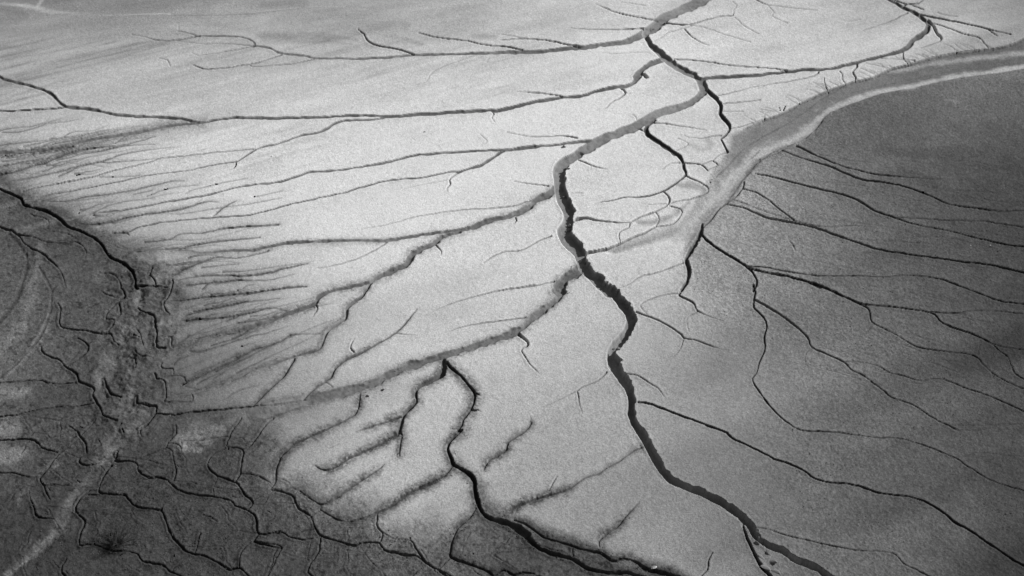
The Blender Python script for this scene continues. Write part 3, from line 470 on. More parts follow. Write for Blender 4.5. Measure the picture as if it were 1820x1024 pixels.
for ci, c in enumerate(COURSES):
    pts = [list(q) for q in c['pts']]
    if c['style'] == 'G' and ci > 0:
        for q in pts:
            q[2] *= 0.62 if q[0] > 1250 and q[1] > 330 else 0.84 if q[2] < 9 else 0.88
    if ci == 0:
        for q in pts:
            q[2] *= float(np.interp(q[1], [0, 200, 290, 420, 560, 800], [.88, .84, .8, .76, .72, .7]))
    if c['style'] == 'C':
        f_ = 0.66 if c['halo'] == (5, .15) else 0.66 if pts[0][0] > 1330 else 0.74
        for q in pts:
            q[2] = q[2] * f_ if q[2] > 1.9 else max(q[2] * 0.9, min(q[2], 0.8))
    # carry a course that leaves the frame on beyond it
    for end, nxt in ((0, 1), (-1, -2)):
        x, y, w = pts[end]
        dx, dy = x - pts[nxt][0], y - pts[nxt][1]
        if w > 1.4 and ((x < 6 and dx < -4) or (x > 1812 and dx > 4) or (y < 4 and dy < -4) or (y > 1018 and dy > 4)):
            L = math.hypot(dx, dy) or 1
            q = [x + dx / L * 130, y + dy / L * 130, w]
            pts.insert(0, q) if end == 0 else pts.append(q)
    st_ = c['style']
    P = cr(pts)
    n = len(P)
    ph = rng.uniform(0, 100, 2)
    in_mud = c['halo'] == (5, .15)
    am = 1.25 if in_mud else 0.7 if c['style'] != 'G' else 0.9
    s = np.concatenate([[0], np.cumsum(np.hypot(*np.diff(P[:, :2], axis=0).T))])
    P[:, 0] += vnoise(s / (4.5 if in_mud else 9.0), np.full(n, ph[0]), 3) * am + vnoise(s / 31.0, np.full(n, ph[0]), 4) * am
    P[:, 1] += vnoise(s / 9.0, np.full(n, ph[1]), 5) * am * 0.8 + vnoise(s / 31.0, np.full(n, ph[1]), 6) * am * 0.6
    if st_ != 'G':
        P[:, 2] *= 1 + np.where(P[:, 2] > 2.0, 0.34 if in_mud else 0.22, 0.06) * vnoise(s / 7.0, np.full(n, ph[0] + 5), 8)
    wx, wy = at_np(P[:, 0], P[:, 1])
    # half width on the ground from the width seen in the picture
    tg = np.gradient(P[:, :2], axis=0)
    tl = np.hypot(tg[:, 0], tg[:, 1]) + 1e-9
    nx_, ny_ = -tg[:, 1] / tl, tg[:, 0] / tl
    ax_, ay_ = at_np(P[:, 0] - nx_ * P[:, 2] / 2, P[:, 1] - ny_ * P[:, 2] / 2)
    bx_, by_ = at_np(P[:, 0] + nx_ * P[:, 2] / 2, P[:, 1] + ny_ * P[:, 2] / 2)
    tw = np.stack([np.gradient(wx), np.gradient(wy)])
    tw /= np.hypot(*tw) + 1e-12
    hw = np.abs((bx_ - ax_) * -tw[1] + (by_ - ay_) * tw[0]) / 2
    mpp = hw / (P[:, 2] / 2)                   # metres per pixel across the course
    st = c['style']
    vert = np.abs(tg[:, 1]) / tl
    vert = np.convolve(np.pad(vert, 8, mode='edge'), np.ones(17) / 17, 'valid')
    steep = 0.36 + 0.64 * sstep(0.42, 0.85, vert)          # reaches that run along the flat are shallower and better filled
    halo = c['halo'] or ((6, .24) if st == 'R' else (0, 0))
    R_px = P[:, 2].max() * 0.7 + halo[0] * 2.2 + 5
    for i in range(n - 1):
        x0, x1 = sorted((P[i, 0], P[i + 1, 0])); y0, y1 = sorted((P[i, 1], P[i + 1, 1]))
        c0 = int((x0 - R_px + MX) / STEP) + UX0; c1 = int((x1 + R_px + MX) / STEP) + UX0 + 2
        r0 = int((y0 - R_px + MY) / STEP) + VY0; r1 = int((y1 + R_px + MY) / STEP) + VY0 + 2
        c0, c1 = max(c0, 0), min(c1, NC); r0, r1 = max(r0, 0), min(r1, NR)
        if c0 >= c1 or r0 >= r1:
            continue
        sl = np.s_[r0:r1, c0:c1]
        xs, ys = X[sl], Y[sl]
        ex, ey = wx[i + 1] - wx[i], wy[i + 1] - wy[i]
        t = np.clip(((xs - wx[i]) * ex + (ys - wy[i]) * ey) / (ex * ex + ey * ey + 1e-12), 0, 1)
        d = np.hypot(xs - wx[i] - t * ex, ys - wy[i] - t * ey)
        h = hw[i] + (hw[i + 1] - hw[i]) * t
        m = mpp[i] + (mpp[i + 1] - mpp[i]) * t
        wpx = P[i, 2] + (P[i + 1, 2] - P[i, 2]) * t
        cell = STEP * m
        fine = np.minimum(1.0, wpx / 1.8)
        if st == 'G':
            jit = np.minimum(h * 0.5, 0.05)
            if ci == 0:       # the sunny left bank is cut clean, the right one crumbles
                jit = jit * np.where(ex * (ys - wy[i]) - ey * (xs - wx[i]) > 0, 1.15, 0.3)
            dj = d + edge_g[sl] * jit
            if ci == 0:       # the main gully is cut deeper the farther down it runs
                py_ = P[i, 1]
                D = float(np.interp(py_, [0, 60, 140, 300, 450, 600, 760, 1000], [.06, .085, .075, .085, .10, .125, .165, .2])) * (steep[i] if py_ < 270 else 1.0)
                D = D * np.minimum(1.0, 0.55 + h / 0.2)
            else:
                D = (c['depth'] or 0.05) * np.minimum(1.0, h / max(hw.max() * 0.55, 1e-6)) * (0.5 + 0.5 * steep[i])
            # steep wall, flat bed with a slightly lower line along the middle
            wallw = np.minimum(cell * (1.3 + 0.9 * (1 - steep[i])), h * 0.8)
            k = 1 - sstep(h - wallw, h + cell * 0.3, dj)
            if (c['label'] or '').startswith('broad grey'):
                D = D * (1 - float(sstep(0.62, 0.95, s[i] / s[-1])))
            dep = D * k * (0.86 + 0.14 * (1 - np.clip(d / h, 0, 1)))
            core = dj < h + cell * 0.4
            b = 1 - sstep(h - cell * 0.2, h + cell * 0.6, dj)
        elif st == 'C':
            he = np.maximum(h * 0.9, cell * 0.4)
            dj = d + edge_n[sl] * np.minimum(h * (0.9 if in_mud else 0.32), 0.03)
            D = (c['depth'] or 1.0) * np.minimum(0.09, 2.4 * h) * fine
            k = 1 - sstep(he * 0.4, he + cell * 0.45, dj)
            dep = D * k
            core = dj < he
            b = k * 0.7 * fine
        else:
            he = np.maximum(h * 0.85, cell * 0.5)
            dj = d + edge_n[sl] * np.minimum(h * 0.3, 0.012)
            D = np.minimum(0.08, 2.3 * h) * fine
            k = 1 - sstep(he * 0.3, he + cell * 0.5, dj)
            wide = 1 - sstep(0, halo[0] * m, np.abs(dj))
            dep = D * k + 0.010 * wide * fine
            core = dj < he
            b = k * 0.9 * fine
        if st != 'R':
            lip[sl] = np.maximum(lip[sl], fine * (1 - sstep(0, cell * 3.2, np.abs(dj - (he if st == 'C' else h) - cell * 1.6))))
        g = dep > cut[sl]
        cut[sl] = np.where(g, dep, cut[sl])
        if st == 'G':
            gb = b > bed_m[sl]
            bed_t[sl] = np.where(gb, c['bed'] or 105, bed_t[sl])
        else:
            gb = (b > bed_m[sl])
            bed_t[sl] = np.where(gb, np.where(m_mud[sl] > .5, tone[sl] * 0.8, np.minimum(82, tone[sl] * 0.7)), bed_t[sl])  # moist mud in cracks and rills, darkened in colour to deepen their shade
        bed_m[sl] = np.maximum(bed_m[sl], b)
        if halo[0]:
            hs = np.clip((wpx - 0.9) / 1.9, 0.12, 1) if st == 'R' else 1.0
            if st == 'R' and P[i, 0] < 520 and 240 < P[i, 1] < 720:
                hs = np.clip(hs + 0.9 * math.exp(-max(P[i, 0] - float(np.interp(P[i, 1], BND[:, 1], BND[:, 0])), 0) / 95.0), 0, 1.7)
            hz = halo[1] * 1.15 * hs * fine * grainy[sl] * np.clip(1 - np.maximum(d - h, 0) / (halo[0] * 1.5 * (0.35 + 0.65 * hs) * m * (1 + 0.6 * edge_n[sl])), 0, 1) ** 1.5
            stain[sl] = np.maximum(stain[sl], hz)
        own = core & (wpx >= 1.0)
        sep_mask[sl] |= (d < np.maximum(h, cell * 0.8)) & (wpx >= 0.95)
        cur = course_id[sl]
        # gullies keep their ground where a crack runs into them
        free = (cur < 0) | (np.array([COURSES[q]['style'] != 'G' for q in range(len(COURSES))])[np.maximum(cur, 0)] & (st == 'G'))
        course_id[sl] = np.where(own & free, ci, cur)

# ------------------------------------------------------------------ wash, stream bed and tracks: silt strips with their own grey, plus painted shrub shadow and bank highlight
STRIPS = []                                    # (points with width, tone, strength, lift)
def strip(text, t, a=1.0, lift=0.0, soft=False):
    for line in text.split('|'):
        pts = []
        for piece in line.split(';'):
            tile, body = piece.split(':')
            ox, oy = TILE[tile.strip()]
            for tok in body.split():
                v = [float(q) for q in tok.split(',')]
                pts.append((ox + v[0] / TS, oy + v[1] / TS, v[2]))
        STRIPS.append((pts, t, a, lift, soft))
WASH_LOW = 'a4: 1900,425 1820,440 1600,475 1400,500 1250,530 1100,565 900,600 780,640 680,675 590,710 540,750 470,840 410,890 330,920 220,970 120,1018;b3: 1720,110 1650,155 1600,210 1560,255 1500,310 1480,380 1420,440 1350,490 1300,550 1265,600 1230,640 1190,660'
low = []
for piece in WASH_LOW.split(';'):
    tile, body = piece.split(':')
    ox, oy = TILE[tile.strip()]
    low += [(ox + float(a.split(',')[0]) / TS, oy + float(a.split(',')[1]) / TS) for a in body.split()]
up = [(SEP[i, 1], SEP[i, 0]) for i in range(1, 15)] + [(1302, 240), (1296, 270), (1290, 300), (1275, 325), (1262, 345), (1240, 365), (1222, 383), (1205, 400), (1185, 408), (1150, 420), (1110, 432), (1075, 446), (1090, 450), (1140, 436), (1185, 422), (1212, 425)]
WASH = np.array(up + low[::-1], float)
sd_w = seg_dist(CXG, CYG, WASH, True)
in_w = inside(CXG, CYG, WASH)
sd_w = np.where(in_w, sd_w, -sd_w) + edge_n * 2.0
soft_w = 1.4 + 13 * sstep(1345, 1290, CXG) * sstep(470, 400, CYG) * sstep(205, 250, CYG)
m_w = sstep(-1, 1, (sd_w + warp * 0.03 * soft_w) / soft_w)
t_w = 121 + 20 * fbm(X, Y, 1.2, 5, 141, 0.65) - 26 * sstep(1350, 1820, CXG) + 25 * sstep(1330, 1180, CXG)
tone = tone * (1 - m_w) + t_w * m_w
strip('a4: 1900,410,10 1820,422,10 1600,455,10 1400,480,10 1250,512,11 1100,548,12 900,582,13 780,612,14 680,650,14 560,700,16 480,770,21 400,850,25 330,890,21 220,930,19 60,1000,22;b3: 1540,200,23 1460,290,28 1400,370,31 1310,460,33 1230,540,32 1170,610,26 1110,680,20', 174, .95)
strip('a4: 940,458,4 1000,446,9 1100,428,11 1250,398,11 1500,368,11 1700,345,11 1840,330,12', 158, .85)
strip('a4: 470,700,7 500,690,7|a4: 60,960,3 120,930,5 180,890,5', 160, .5)
strip('c1: 910,90,15 880,230,22 820,350,24 760,470,26 690,580,26 655,640,24 650,690,14|c1: 840,620,14 840,740,26 830,830,31 880,940,38;d1: 930,-5,36 850,80,40 760,150,40 690,250,35 640,330,31 560,420,28 470,510,26 420,620,29 370,720,26 290,790,22 190,890,19 50,1000,17', 106, .68, -0.022)
strip('c1: 1170,225,9 1110,270,10 1060,300,8|d1: 185,440,12 135,490,11 110,540,7|d1: 390,285,9 340,310,7|c1: 1000,870,8 940,930,14 860,990,18|d1: 620,10,4 500,135,5 370,250,5 250,350,7 190,430,9|d1: 270,800,6 200,880,6 60,1000,7|c1: 1180,260,8 1200,320,8', 108, .6)
strip('c1: 250,-200,14 205,60,26 160,220,27 100,340,24 40,420,22 -30,480,20|c1: 310,250,10 260,380,14 150,520,12 30,640,10', 122, .55, .012)
strip('b1: 170,760,6 165,880,8 120,1010,8;c1: 90,170,8 -10,300,8|b1: 250,850,4 300,940,6 335,1010,6;c1: 330,110,6 318,240,5 250,400,5 110,560,4 0,650,4|b1: 60,640,5 130,720,6 170,780,6', 66, .6, -.012)
strip('a1: -20,25,6 100,32,7 220,47,9 350,76,9 500,84,6 700,97,5 850,92,4 1100,92,4|a1: 240,45,6 275,-10,7|a1: 20,22,4 200,40,5', 172, .8)
strip('a2: -20,80,3 300,50,3 500,40,3.5 800,68,3 1100,55,3 1300,35,2.5 1440,-4,2.5', 172, .55)
strip('a1: 850,96,2.5 1100,97,2.5 1400,96,2 1638,88,2;a2: 0,86,2 300,56,1.6', 95, .35)
strip('a4: 1310,645,5 1380,655,7 1440,655,4', 125, .7)
strip('a4: 640,740,4 720,760,5|a4: 690,750,3 740,790,3', 118, .4)
# pale crust fringe and dark blotches in the far field
strip('a2: 20,215,18 200,240,20 420,260,14 640,290,6|a2: 300,210,10 480,235,10 680,262,6', 142, .55, soft=True)
strip('a2: 860,235,8 960,250,9 1100,290,5|a2: 1430,235,9 1560,238,9', 150, .5, soft=True)
strip('a1: 0,50,20 60,70,22 160,90,14', 96, .4, soft=True)
strip('a1: 320,20,24 600,30,26 850,10,18', 118, .35, soft=True)
strip('a2: 60,20,14 250,10,16 330,30,10', 112, .35, soft=True)
strip('a1: 560,150,60 800,150,55 1000,190,26', 140, .7, soft=True)
strip('a1: 1150,130,18 1350,145,22 1700,215,18;a2: 150,120,30 420,110,44 700,130,38 980,170,18', 138, .45, soft=True)
strip('a1: 1100,175,10 1350,190,13 1600,215,14;a2: 60,270,10 300,310,8', 182, .5, soft=True)
strip('b1: -30,290,20 20,300,22 60,340,14|b1: 330,480,16 420,520,16 560,590,16', 72, .55, soft=True)
strip('b3: 1190,60,22 1260,100,26 1330,60,24 1300,30,20|b3: 1100,320,10 1190,330,22 1260,350,16|b3: 1180,440,10 1080,520,14 980,560,12 860,570,12', 146, .85, soft=True)
strip('d1: 1200,130,26 1300,100,30 1420,60,18|d1: 1190,190,12 1290,200,8', 122, .8, soft=True)
strip('d1: 10,60,40 90,50,30|d1: 20,230,34 110,220,24|c1: 0,760,40 160,740,24', 130, .8, soft=True)
strip('d1: 640,820,14 740,845,20 800,860,14|d1: 600,900,8 700,860,14', 40, .7, soft=True)  # dark stain under the shrub, with its cast shadow painted in
strip('a4: 1840,392,2 1600,425,2 1400,452,2 1100,520,2 850,566,2 650,628,2.4 500,715,2.6 430,790,2.6|a4: 1840,365,3 1500,420,3 1200,480,3 900,545,3 700,590,3', 92, .45)
strip('a4: 640,560,2 500,640,2.5 380,730,2.5 250,810,3 120,880,3 0,960,3;b3: 1440,190,3 1360,270,2.5|b3: 1640,85,2.4 1610,120,2.6 1570,150,2', 84, .5)
strip('a4: 330,930,2 240,985,2.4 170,1012,2;b3: 1650,170,3 1600,225,3 1545,275,3 1495,345,3 1440,420,3 1370,490,3 1310,560,3', 70, .6)
strip('b4: 110,190,16 200,170,20 270,160,14|b4: 80,300,14 180,320,18 270,370,14|b4: 150,610,24 230,640,18|b4: 420,880,8 200,860,8|c4: 100,100,12 300,70,22 560,120,14', 132, .5, soft=True)
strip('b4: 900,100,26 1150,140,30 1350,150,22|b4: 800,760,14 1000,780,18 1150,800,12|b4: 1300,560,22 1600,620,24 1800,640,20|c4: 1250,300,20 1400,330,22 1600,360,16|b4: 1000,200,16 1250,330,18', 70, .45, soft=True)
strip('b3: 300,410,4 345,500,6 345,560,5|c3: 560,30,6 690,190,8 755,285,7 650,430,6|c3: 610,520,6 620,600,8 700,690,9 755,790,9 765,890,9 800,990,9;d3: 860,190,10 935,310,10 1020,410,9 1180,485,8 1300,540,8 1480,640,9 1520,700,8', 190, .3, soft=True)  # painted highlight for the sunlit left lip of the main gully
rag = fbm(X, Y, 3.2, 4, 47)
streak0 = fbm(X * 0.5 + Y * 0.2, Y * 2.2 - X * 0.5, 1.0, 4, 87)
strip_id = np.full(X.shape, -1, np.int32)
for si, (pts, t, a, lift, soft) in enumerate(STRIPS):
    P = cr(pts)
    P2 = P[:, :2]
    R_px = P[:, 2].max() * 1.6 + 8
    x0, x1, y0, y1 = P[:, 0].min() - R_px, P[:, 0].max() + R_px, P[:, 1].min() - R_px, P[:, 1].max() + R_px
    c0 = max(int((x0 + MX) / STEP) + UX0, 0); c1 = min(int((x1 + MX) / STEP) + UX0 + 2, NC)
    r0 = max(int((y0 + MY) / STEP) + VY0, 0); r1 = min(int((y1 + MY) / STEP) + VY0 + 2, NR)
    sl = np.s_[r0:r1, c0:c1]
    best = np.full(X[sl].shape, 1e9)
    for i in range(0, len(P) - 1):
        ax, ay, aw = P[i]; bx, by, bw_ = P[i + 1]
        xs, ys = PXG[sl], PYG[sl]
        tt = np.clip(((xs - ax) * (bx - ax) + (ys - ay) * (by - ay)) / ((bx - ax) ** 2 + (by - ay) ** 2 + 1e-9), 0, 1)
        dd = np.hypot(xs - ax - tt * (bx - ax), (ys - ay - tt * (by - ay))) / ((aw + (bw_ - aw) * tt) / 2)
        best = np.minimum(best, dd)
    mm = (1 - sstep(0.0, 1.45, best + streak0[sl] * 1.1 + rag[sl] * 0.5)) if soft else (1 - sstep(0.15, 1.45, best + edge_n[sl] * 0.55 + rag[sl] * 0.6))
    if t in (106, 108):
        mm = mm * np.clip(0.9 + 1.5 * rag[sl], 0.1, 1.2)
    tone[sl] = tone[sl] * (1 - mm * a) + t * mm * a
    Z[sl] += lift * mm

# ------------------------------------------------------------------ relief
granular = np.clip(m_slope + 0.9 * sstep(1250, 1500, CXG) * sstep(200, 500, CYG) + 0.8 * m_mud, 0, 1) * (1 - m_w)
swell = fbm(X, Y, 0.22, 3, 51) * 0.03
Z += np.where(EARTH < 150, swell, 0)
Z += fbm(X, Y, 5.0, 3, 61) * (0.0035 + 0.003 * granular) * (EARTH < 90)
fine_n = fbm(X, Y, 30.0, 2, 71, 0.7)
Z += fine_n * (0.0022 + 0.0030 * granular) * (EARTH < 60)
# the wash lies a little below both banks, with a scarp on the far side
Z -= 0.045 * sstep(-1, 1.5, sd_w / (soft_w * 1.3)) 
Z -= 0.02 * sstep(-30, 30, sd_mud)
# faint wind-combed streaks on the crust
streak = fbm(X * 0.35 + Y * 0.9, Y * 2.6 - X * 1.1, 1.0, 4, 81)
far = sstep(330, 60, CYG) * (1 - m_slope)
tone = tone + streak * (3 + 9 * far) * (1 - m_mud)
d1x, d1y = at(360, 95); d0x, d0y = at(200, 135)
cdx, cdy = d1x - d0x, d1y - d0y
cl = math.hypot(cdx, cdy); cdx /= cl; cdy /= cl
comb = fbm((X * cdx + Y * cdy) * 0.9, (-X * cdy + Y * cdx) * 9.0, 1.0, 4, 131, 0.65)
comb_m = sstep(40, 90, CYG) * sstep(420, 200, CYG) * sstep(1250, 500, CXG) * np.clip(0.7 + 0.9 * fbm(X, Y, 0.35, 2, 133), 0.15, 1.3)
tone = tone - np.maximum(comb, 0) * 46 * comb_m * (1 - m_mud) + np.maximum(-comb, 0) * 14 * comb_m
flow = fbm((X * sdx + Y * sdy) * 0.30, (-X * sdy + Y * sdx) * 1.1, 1.0, 4, 121)
tone = tone + (flow * 17 - 4 * np.abs(flow)) * (1 - m_mud) * (1 - 0.55 * m_slope) * (1 - m_w)
tone = tone + fbm(X, Y, 0.6, 3, 83) * (4 + 4 * m_mud) + fbm(X, Y, 3.0, 3, 85) * (2.5 + 4.5 * granular)
Z += streak * 0.004 * far * (EARTH < 60)
tone = tone * (1 + m_mud * (0.10 * fbm(X, Y, 7.0, 3, 101) - 0.30 * sstep(0.28, 0.55, fbm(X, Y, 16.0, 3, 103))))
tone = tone * (1 - stain * (1 - 0.65 * m_mud))
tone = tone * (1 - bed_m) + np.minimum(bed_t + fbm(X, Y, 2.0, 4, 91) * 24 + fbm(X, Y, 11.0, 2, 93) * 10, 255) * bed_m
rim_rough = fbm(X, Y, 14.0, 3, 95) * 0.006 * sstep(0.02, 0.2, stain + bed_m * 0.5)
Z += rim_rough
Z += lip * 0.008 * (1 - sstep(0, 0.02, cut)) * (0.6 + 0.7 * m_mud)
rough = np.exp(-((CXG - 235 - (CYG - 600) * -.12) / 75) ** 2) * sstep(430, 500, CYG) * sstep(860, 720, CYG)
ridge = 1 - np.abs(fbm(X, Y, 2.6, 4, 109)) * 3.2
Z += m_mud * fbm(X, Y, 9.0, 4, 107) * 0.007 * (EARTH < 60) + rough * (ridge * 0.030 + fbm(X, Y, 6.0, 4, 111) * 0.035)
Z += bed_m * fbm(X, Y, 8.0, 3, 97) * 0.010
Z -= cut
rg2 = np.random.default_rng(77)
grain = rg2.normal(0, 1, X.shape) * 0.55 + vnoise(X * 34, Y * 34, 151) * 0.9
tone = tone * (1 + grain * (0.044 + 0.09 * granular + 0.03 * m_mud + 0.035 * m_w) * (1 - 0.4 * bed_m) * (EARTH < 70) * (PXG > -MX) * (PXG < 1820 + MX) * (PYG > -MY) * (PYG < 1100))
albedo = np.clip(lin(np.clip(tone, 20, 235)) / K_LIGHT, 0.018, 0.62)
# ------------------------------------------------------------------ materials
def soil(name, grain, contrast, bump, speck=0.0, rough=0.95):
    m = bpy.data.materials.new(name)
    m.use_nodes = True
    nt = m.node_tree
    for n in list(nt.nodes):
        nt.nodes.remove(n)
    N, L = nt.nodes.new, nt.links.new
    out = N('ShaderNodeOutputMaterial'); bs = N('ShaderNodeBsdfPrincipled')
    bs.inputs['Roughness'].default_value = rough
    bs.inputs['Specular IOR Level'].default_value = 0.12
    geo = N('ShaderNodeNewGeometry')
    att = N('ShaderNodeAttribute'); att.attribute_name = 'soil'
    def noise(scale, detail, rg=0.6):
        t = N('ShaderNodeTexNoise'); t.inputs['Scale'].default_value = scale
        t.inputs['Detail'].default_value = detail; t.inputs['Roughness'].default_value = rg
        L(geo.outputs['Position'], t.inputs['Vector'])
        return t.outputs['Fac']
    def math_(op, a, b=None, c=None):
        t = N('ShaderNodeMath'); t.operation = op
        for i, v in enumerate((a, b, c)):
            if v is None: continue
            if isinstance(v, (int, float)): t.inputs[i].default_value = v
            else: L(v, t.inputs[i])
        return t.outputs[0]
    n1 = noise(grain, 3.0, 0.75)
    n2 = noise(grain * 0.28, 3.0)
    n3 = noise(1.3, 4.0)
    f = math_('MULTIPLY_ADD', math_('SUBTRACT', n1, 0.5), contrast, 1.0)
    f = math_('MULTIPLY_ADD', math_('SUBTRACT', n2, 0.5), contrast * 0.22, f)
    f = math_('MULTIPLY_ADD', math_('SUBTRACT', n3, 0.5), 0.16, f)
    if speck:
        vo = N('ShaderNodeTexVoronoi'); vo.inputs['Scale'].default_value = 26.0
        L(geo.outputs['Position'], vo.inputs['Vector'])
        s = math_('LESS_THAN', vo.outputs['Distance'], 0.17)
        sel = math_('SUBTRACT', vo.outputs['Color'], 0.45)
        f = math_('MULTIPLY_ADD', math_('MULTIPLY', s, sel), speck, f)
    f = math_('MAXIMUM', f, 0.15)
    mul = N('ShaderNodeVectorMath'); mul.operation = 'SCALE'
    L(att.outputs['Color'], mul.inputs[0]); L(f, mul.inputs['Scale'])
    L(mul.outputs[0], bs.inputs['Base Color'])
    bp = N('ShaderNodeBump'); bp.inputs['Strength'].default_value = bump; bp.inputs['Distance'].default_value = 0.012
    L(math_('ADD', n1, math_('MULTIPLY', n2, 0.8)), bp.inputs['Height'])
    L(bp.outputs[0], bs.inputs['Normal'])
    L(bs.outputs[0], out.inputs['Surface'])
    return m
M = {
    'crust': soil('pale_salt_crust', 44, 1.6, 0.6),
    'slope': soil('granular_dark_mud', 34, 2.6, 0.9),
    'mud': soil('dark_cracked_mud', 40, 2.3, 0.9),
    'wash': soil('wash_silt', 46, 1.4, 0.5),
    'bed': soil('damp_gully_silt', 40, 0.8, 0.35),
}
# ------------------------------------------------------------------ cut the lattice into pieces: plates, cracks, gullies, wash
def facemax(a):
    return np.maximum(np.maximum(a[:-1, :-1], a[:-1, 1:]), np.maximum(a[1:, :-1], a[1:, 1:]))
def facemean(a):
    return (a[:-1, :-1] + a[:-1, 1:] + a[1:, :-1] + a[1:, 1:]) / 4
f_course = course_id[:-1, :-1].copy()
for q in (course_id[:-1, 1:], course_id[1:, :-1], course_id[1:, 1:]):
    f_course = np.where(f_course < 0, q, f_course)
cnt = sum((course_id[a:NR - 1 + a, b:NC - 1 + b] >= 0).astype(int) for a in (0, 1) for b in (0, 1))
styles = np.array([c['style'] for c in COURSES])
isG = (styles == 'G')
f_course = np.where((cnt >= 2) | (isG[np.maximum(f_course, 0)] & (cnt >= 1)) & (f_course >= 0), f_course, -1)
f_sep = facemax(sep_mask.astype(np.uint8)).astype(bool)
f_wash = facemean((sd_w > 0).astype(float)) > 0.5
f_slope = facemean(m_slope) > 0.5
f_mud = facemean(m_mud) > 0.5
open_ = (f_course < 0) & ~f_wash & ~f_sep
FR, FC = open_.shape
# connected plates by runs + union-find
parent = []
def find(a):
    while parent[a] != a:
        parent[a] = parent[parent[a]]
        a = parent[a]
    return a
lab = np.full((FR, FC), -1, np.int32)
prev = []
for r in range(FR):
    row = open_[r]
    dd = np.diff(np.concatenate([[0], row.astype(np.int8), [0]]))
    st_, en_ = np.nonzero(dd == 1)[0], np.nonzero(dd == -1)[0]
    cur = []
    j = 0
    for s, e in zip(st_.tolist(), en_.tolist()):
        k = len(parent); parent.append(k)
        lab[r, s:e] = k
        cur.append((s, e, k))
        while j < len(prev) and prev[j][1] <= s:
            j += 1
        jj = j
        while jj < len(prev) and prev[jj][0] < e:
            parent[find(prev[jj][2])] = find(k)
            jj += 1
    prev = cur
roots = np.array([find(i) for i in range(len(parent))])
lab = np.where(lab >= 0, roots[np.maximum(lab, 0)], -1)
ids, counts = np.unique(lab[lab >= 0], return_counts=True)
big = ids[counts > 260]
remap = np.full(len(parent), -1, np.int32)
remap[big] = np.arange(len(big))
lab = np.where(lab >= 0, remap[np.maximum(lab, 0)], -1)
# the narrow seam beside a crack belongs to the plate next to it
todo = (f_course < 0) & ~f_wash
for _ in range(14):
    hole = todo & (lab < 0)
    if not hole.any():
        break
    for dr, dc in ((0, 1), (0, -1), (1, 0), (-1, 0)):
        sh = np.roll(lab, (dr, dc), (0, 1))
        lab = np.where(hole & (lab < 0) & (sh >= 0), sh, lab)
lab = np.where(todo & (lab < 0), int(np.argmax(counts[np.isin(ids, big)])), lab)

idx = np.arange(NR * NC).reshape(NR, NC)
VX = np.stack([X, Y, Z], -1).reshape(-1, 3).astype(np.float32)
ALB = albedo.reshape(-1).astype(np.float32)
quads = np.stack([idx[:-1, :-1], idx[1:, :-1], idx[1:, 1:], idx[:-1, 1:]], -1)      # wound so that normals point up
def patch(name, mask, mat, parent_ob=None, smooth=True):
    q = quads[mask]
    if not len(q):
        return None
    used, inv = np.unique(q.reshape(-1), return_inverse=True)
    co = VX[used]
    me = bpy.data.meshes.new(name)
    me.vertices.add(len(used)); me.loops.add(len(q) * 4); me.polygons.add(len(q))
    me.vertices.foreach_set('co', co.reshape(-1))
    me.loops.foreach_set('vertex_index', inv.astype(np.int32).reshape(-1))
    me.polygons.foreach_set('loop_start', np.arange(0, len(q) * 4, 4, dtype=np.int32))
    me.polygons.foreach_set('use_smooth', np.full(len(q), smooth, bool))
    me.update(calc_edges=True)
    at_ = me.attributes.new('soil', 'FLOAT_COLOR', 'POINT')
    a = ALB[used]
    at_.data.foreach_set('color', np.stack([a, a, a, np.ones_like(a)], -1).reshape(-1))
    me.materials.append(mat)
    ob = bpy.data.objects.new(name, me)
    scene.collection.objects.link(ob)
    if parent_ob:
        ob.parent = parent_ob
    return ob
def setting(ob, label, cat):
    ob['kind'] = 'structure'; ob['label'] = label; ob['category'] = cat
    return ob
used_names = {}
SOILS = (('mud_flat', 'pale salt-crusted mud flat filling the middle and top of the scene, cut by branching gullies', 'mud flat', 'crust'),
         ('mud_slope', 'dark granular mud slope on the right, scored by long thin rills', 'mud slope', 'slope'),
         ('cracked_mud', 'dark cracked mud along the left and lower left around the dry stream bed', 'cracked mud', 'mud'))
kinds = []
nl = lab.max() + 1
tot = np.bincount(lab[lab >= 0], minlength=nl)
ms = np.bincount(lab[lab >= 0], weights=(f_slope & ~f_mud)[lab >= 0], minlength=nl) / np.maximum(tot, 1)
md = np.bincount(lab[lab >= 0], weights=f_mud[lab >= 0], minlength=nl) / np.maximum(tot, 1)
cxl = np.bincount(lab[lab >= 0], weights=CXG[:-1, :-1][lab >= 0], minlength=nl) / np.maximum(tot, 1)
kind = np.where(md > 0.5, 2, np.where((ms > 0.5) | (cxl > 1330) & (np.bincount(lab[lab >= 0], weights=CYG[:-1, :-1][lab >= 0], minlength=nl) / np.maximum(tot, 1) > 330), 1, 0))
soil_roots = []
f_far = (EARTH[:-1, :-1] > 75)
main = int(np.argmax(tot))
for k, (nm, lb, cat, mat) in enumerate(SOILS):
    mine = [i for i in range(nl) if kind[i] == k]
    mine.sort(key=lambda i: -tot[i])
    root = setting(patch(nm, lab == mine[0], M[mat]), lb, cat)
    soil_roots.append(root)
    for i in mine[1:]:
        patch('mud_plate', lab == i, M[mat], root)
wash = setting(patch('wash', f_wash & (f_course < 0), M['wash']), 'pale sandy wash curving down from the upper right edge to the main gully', 'wash')
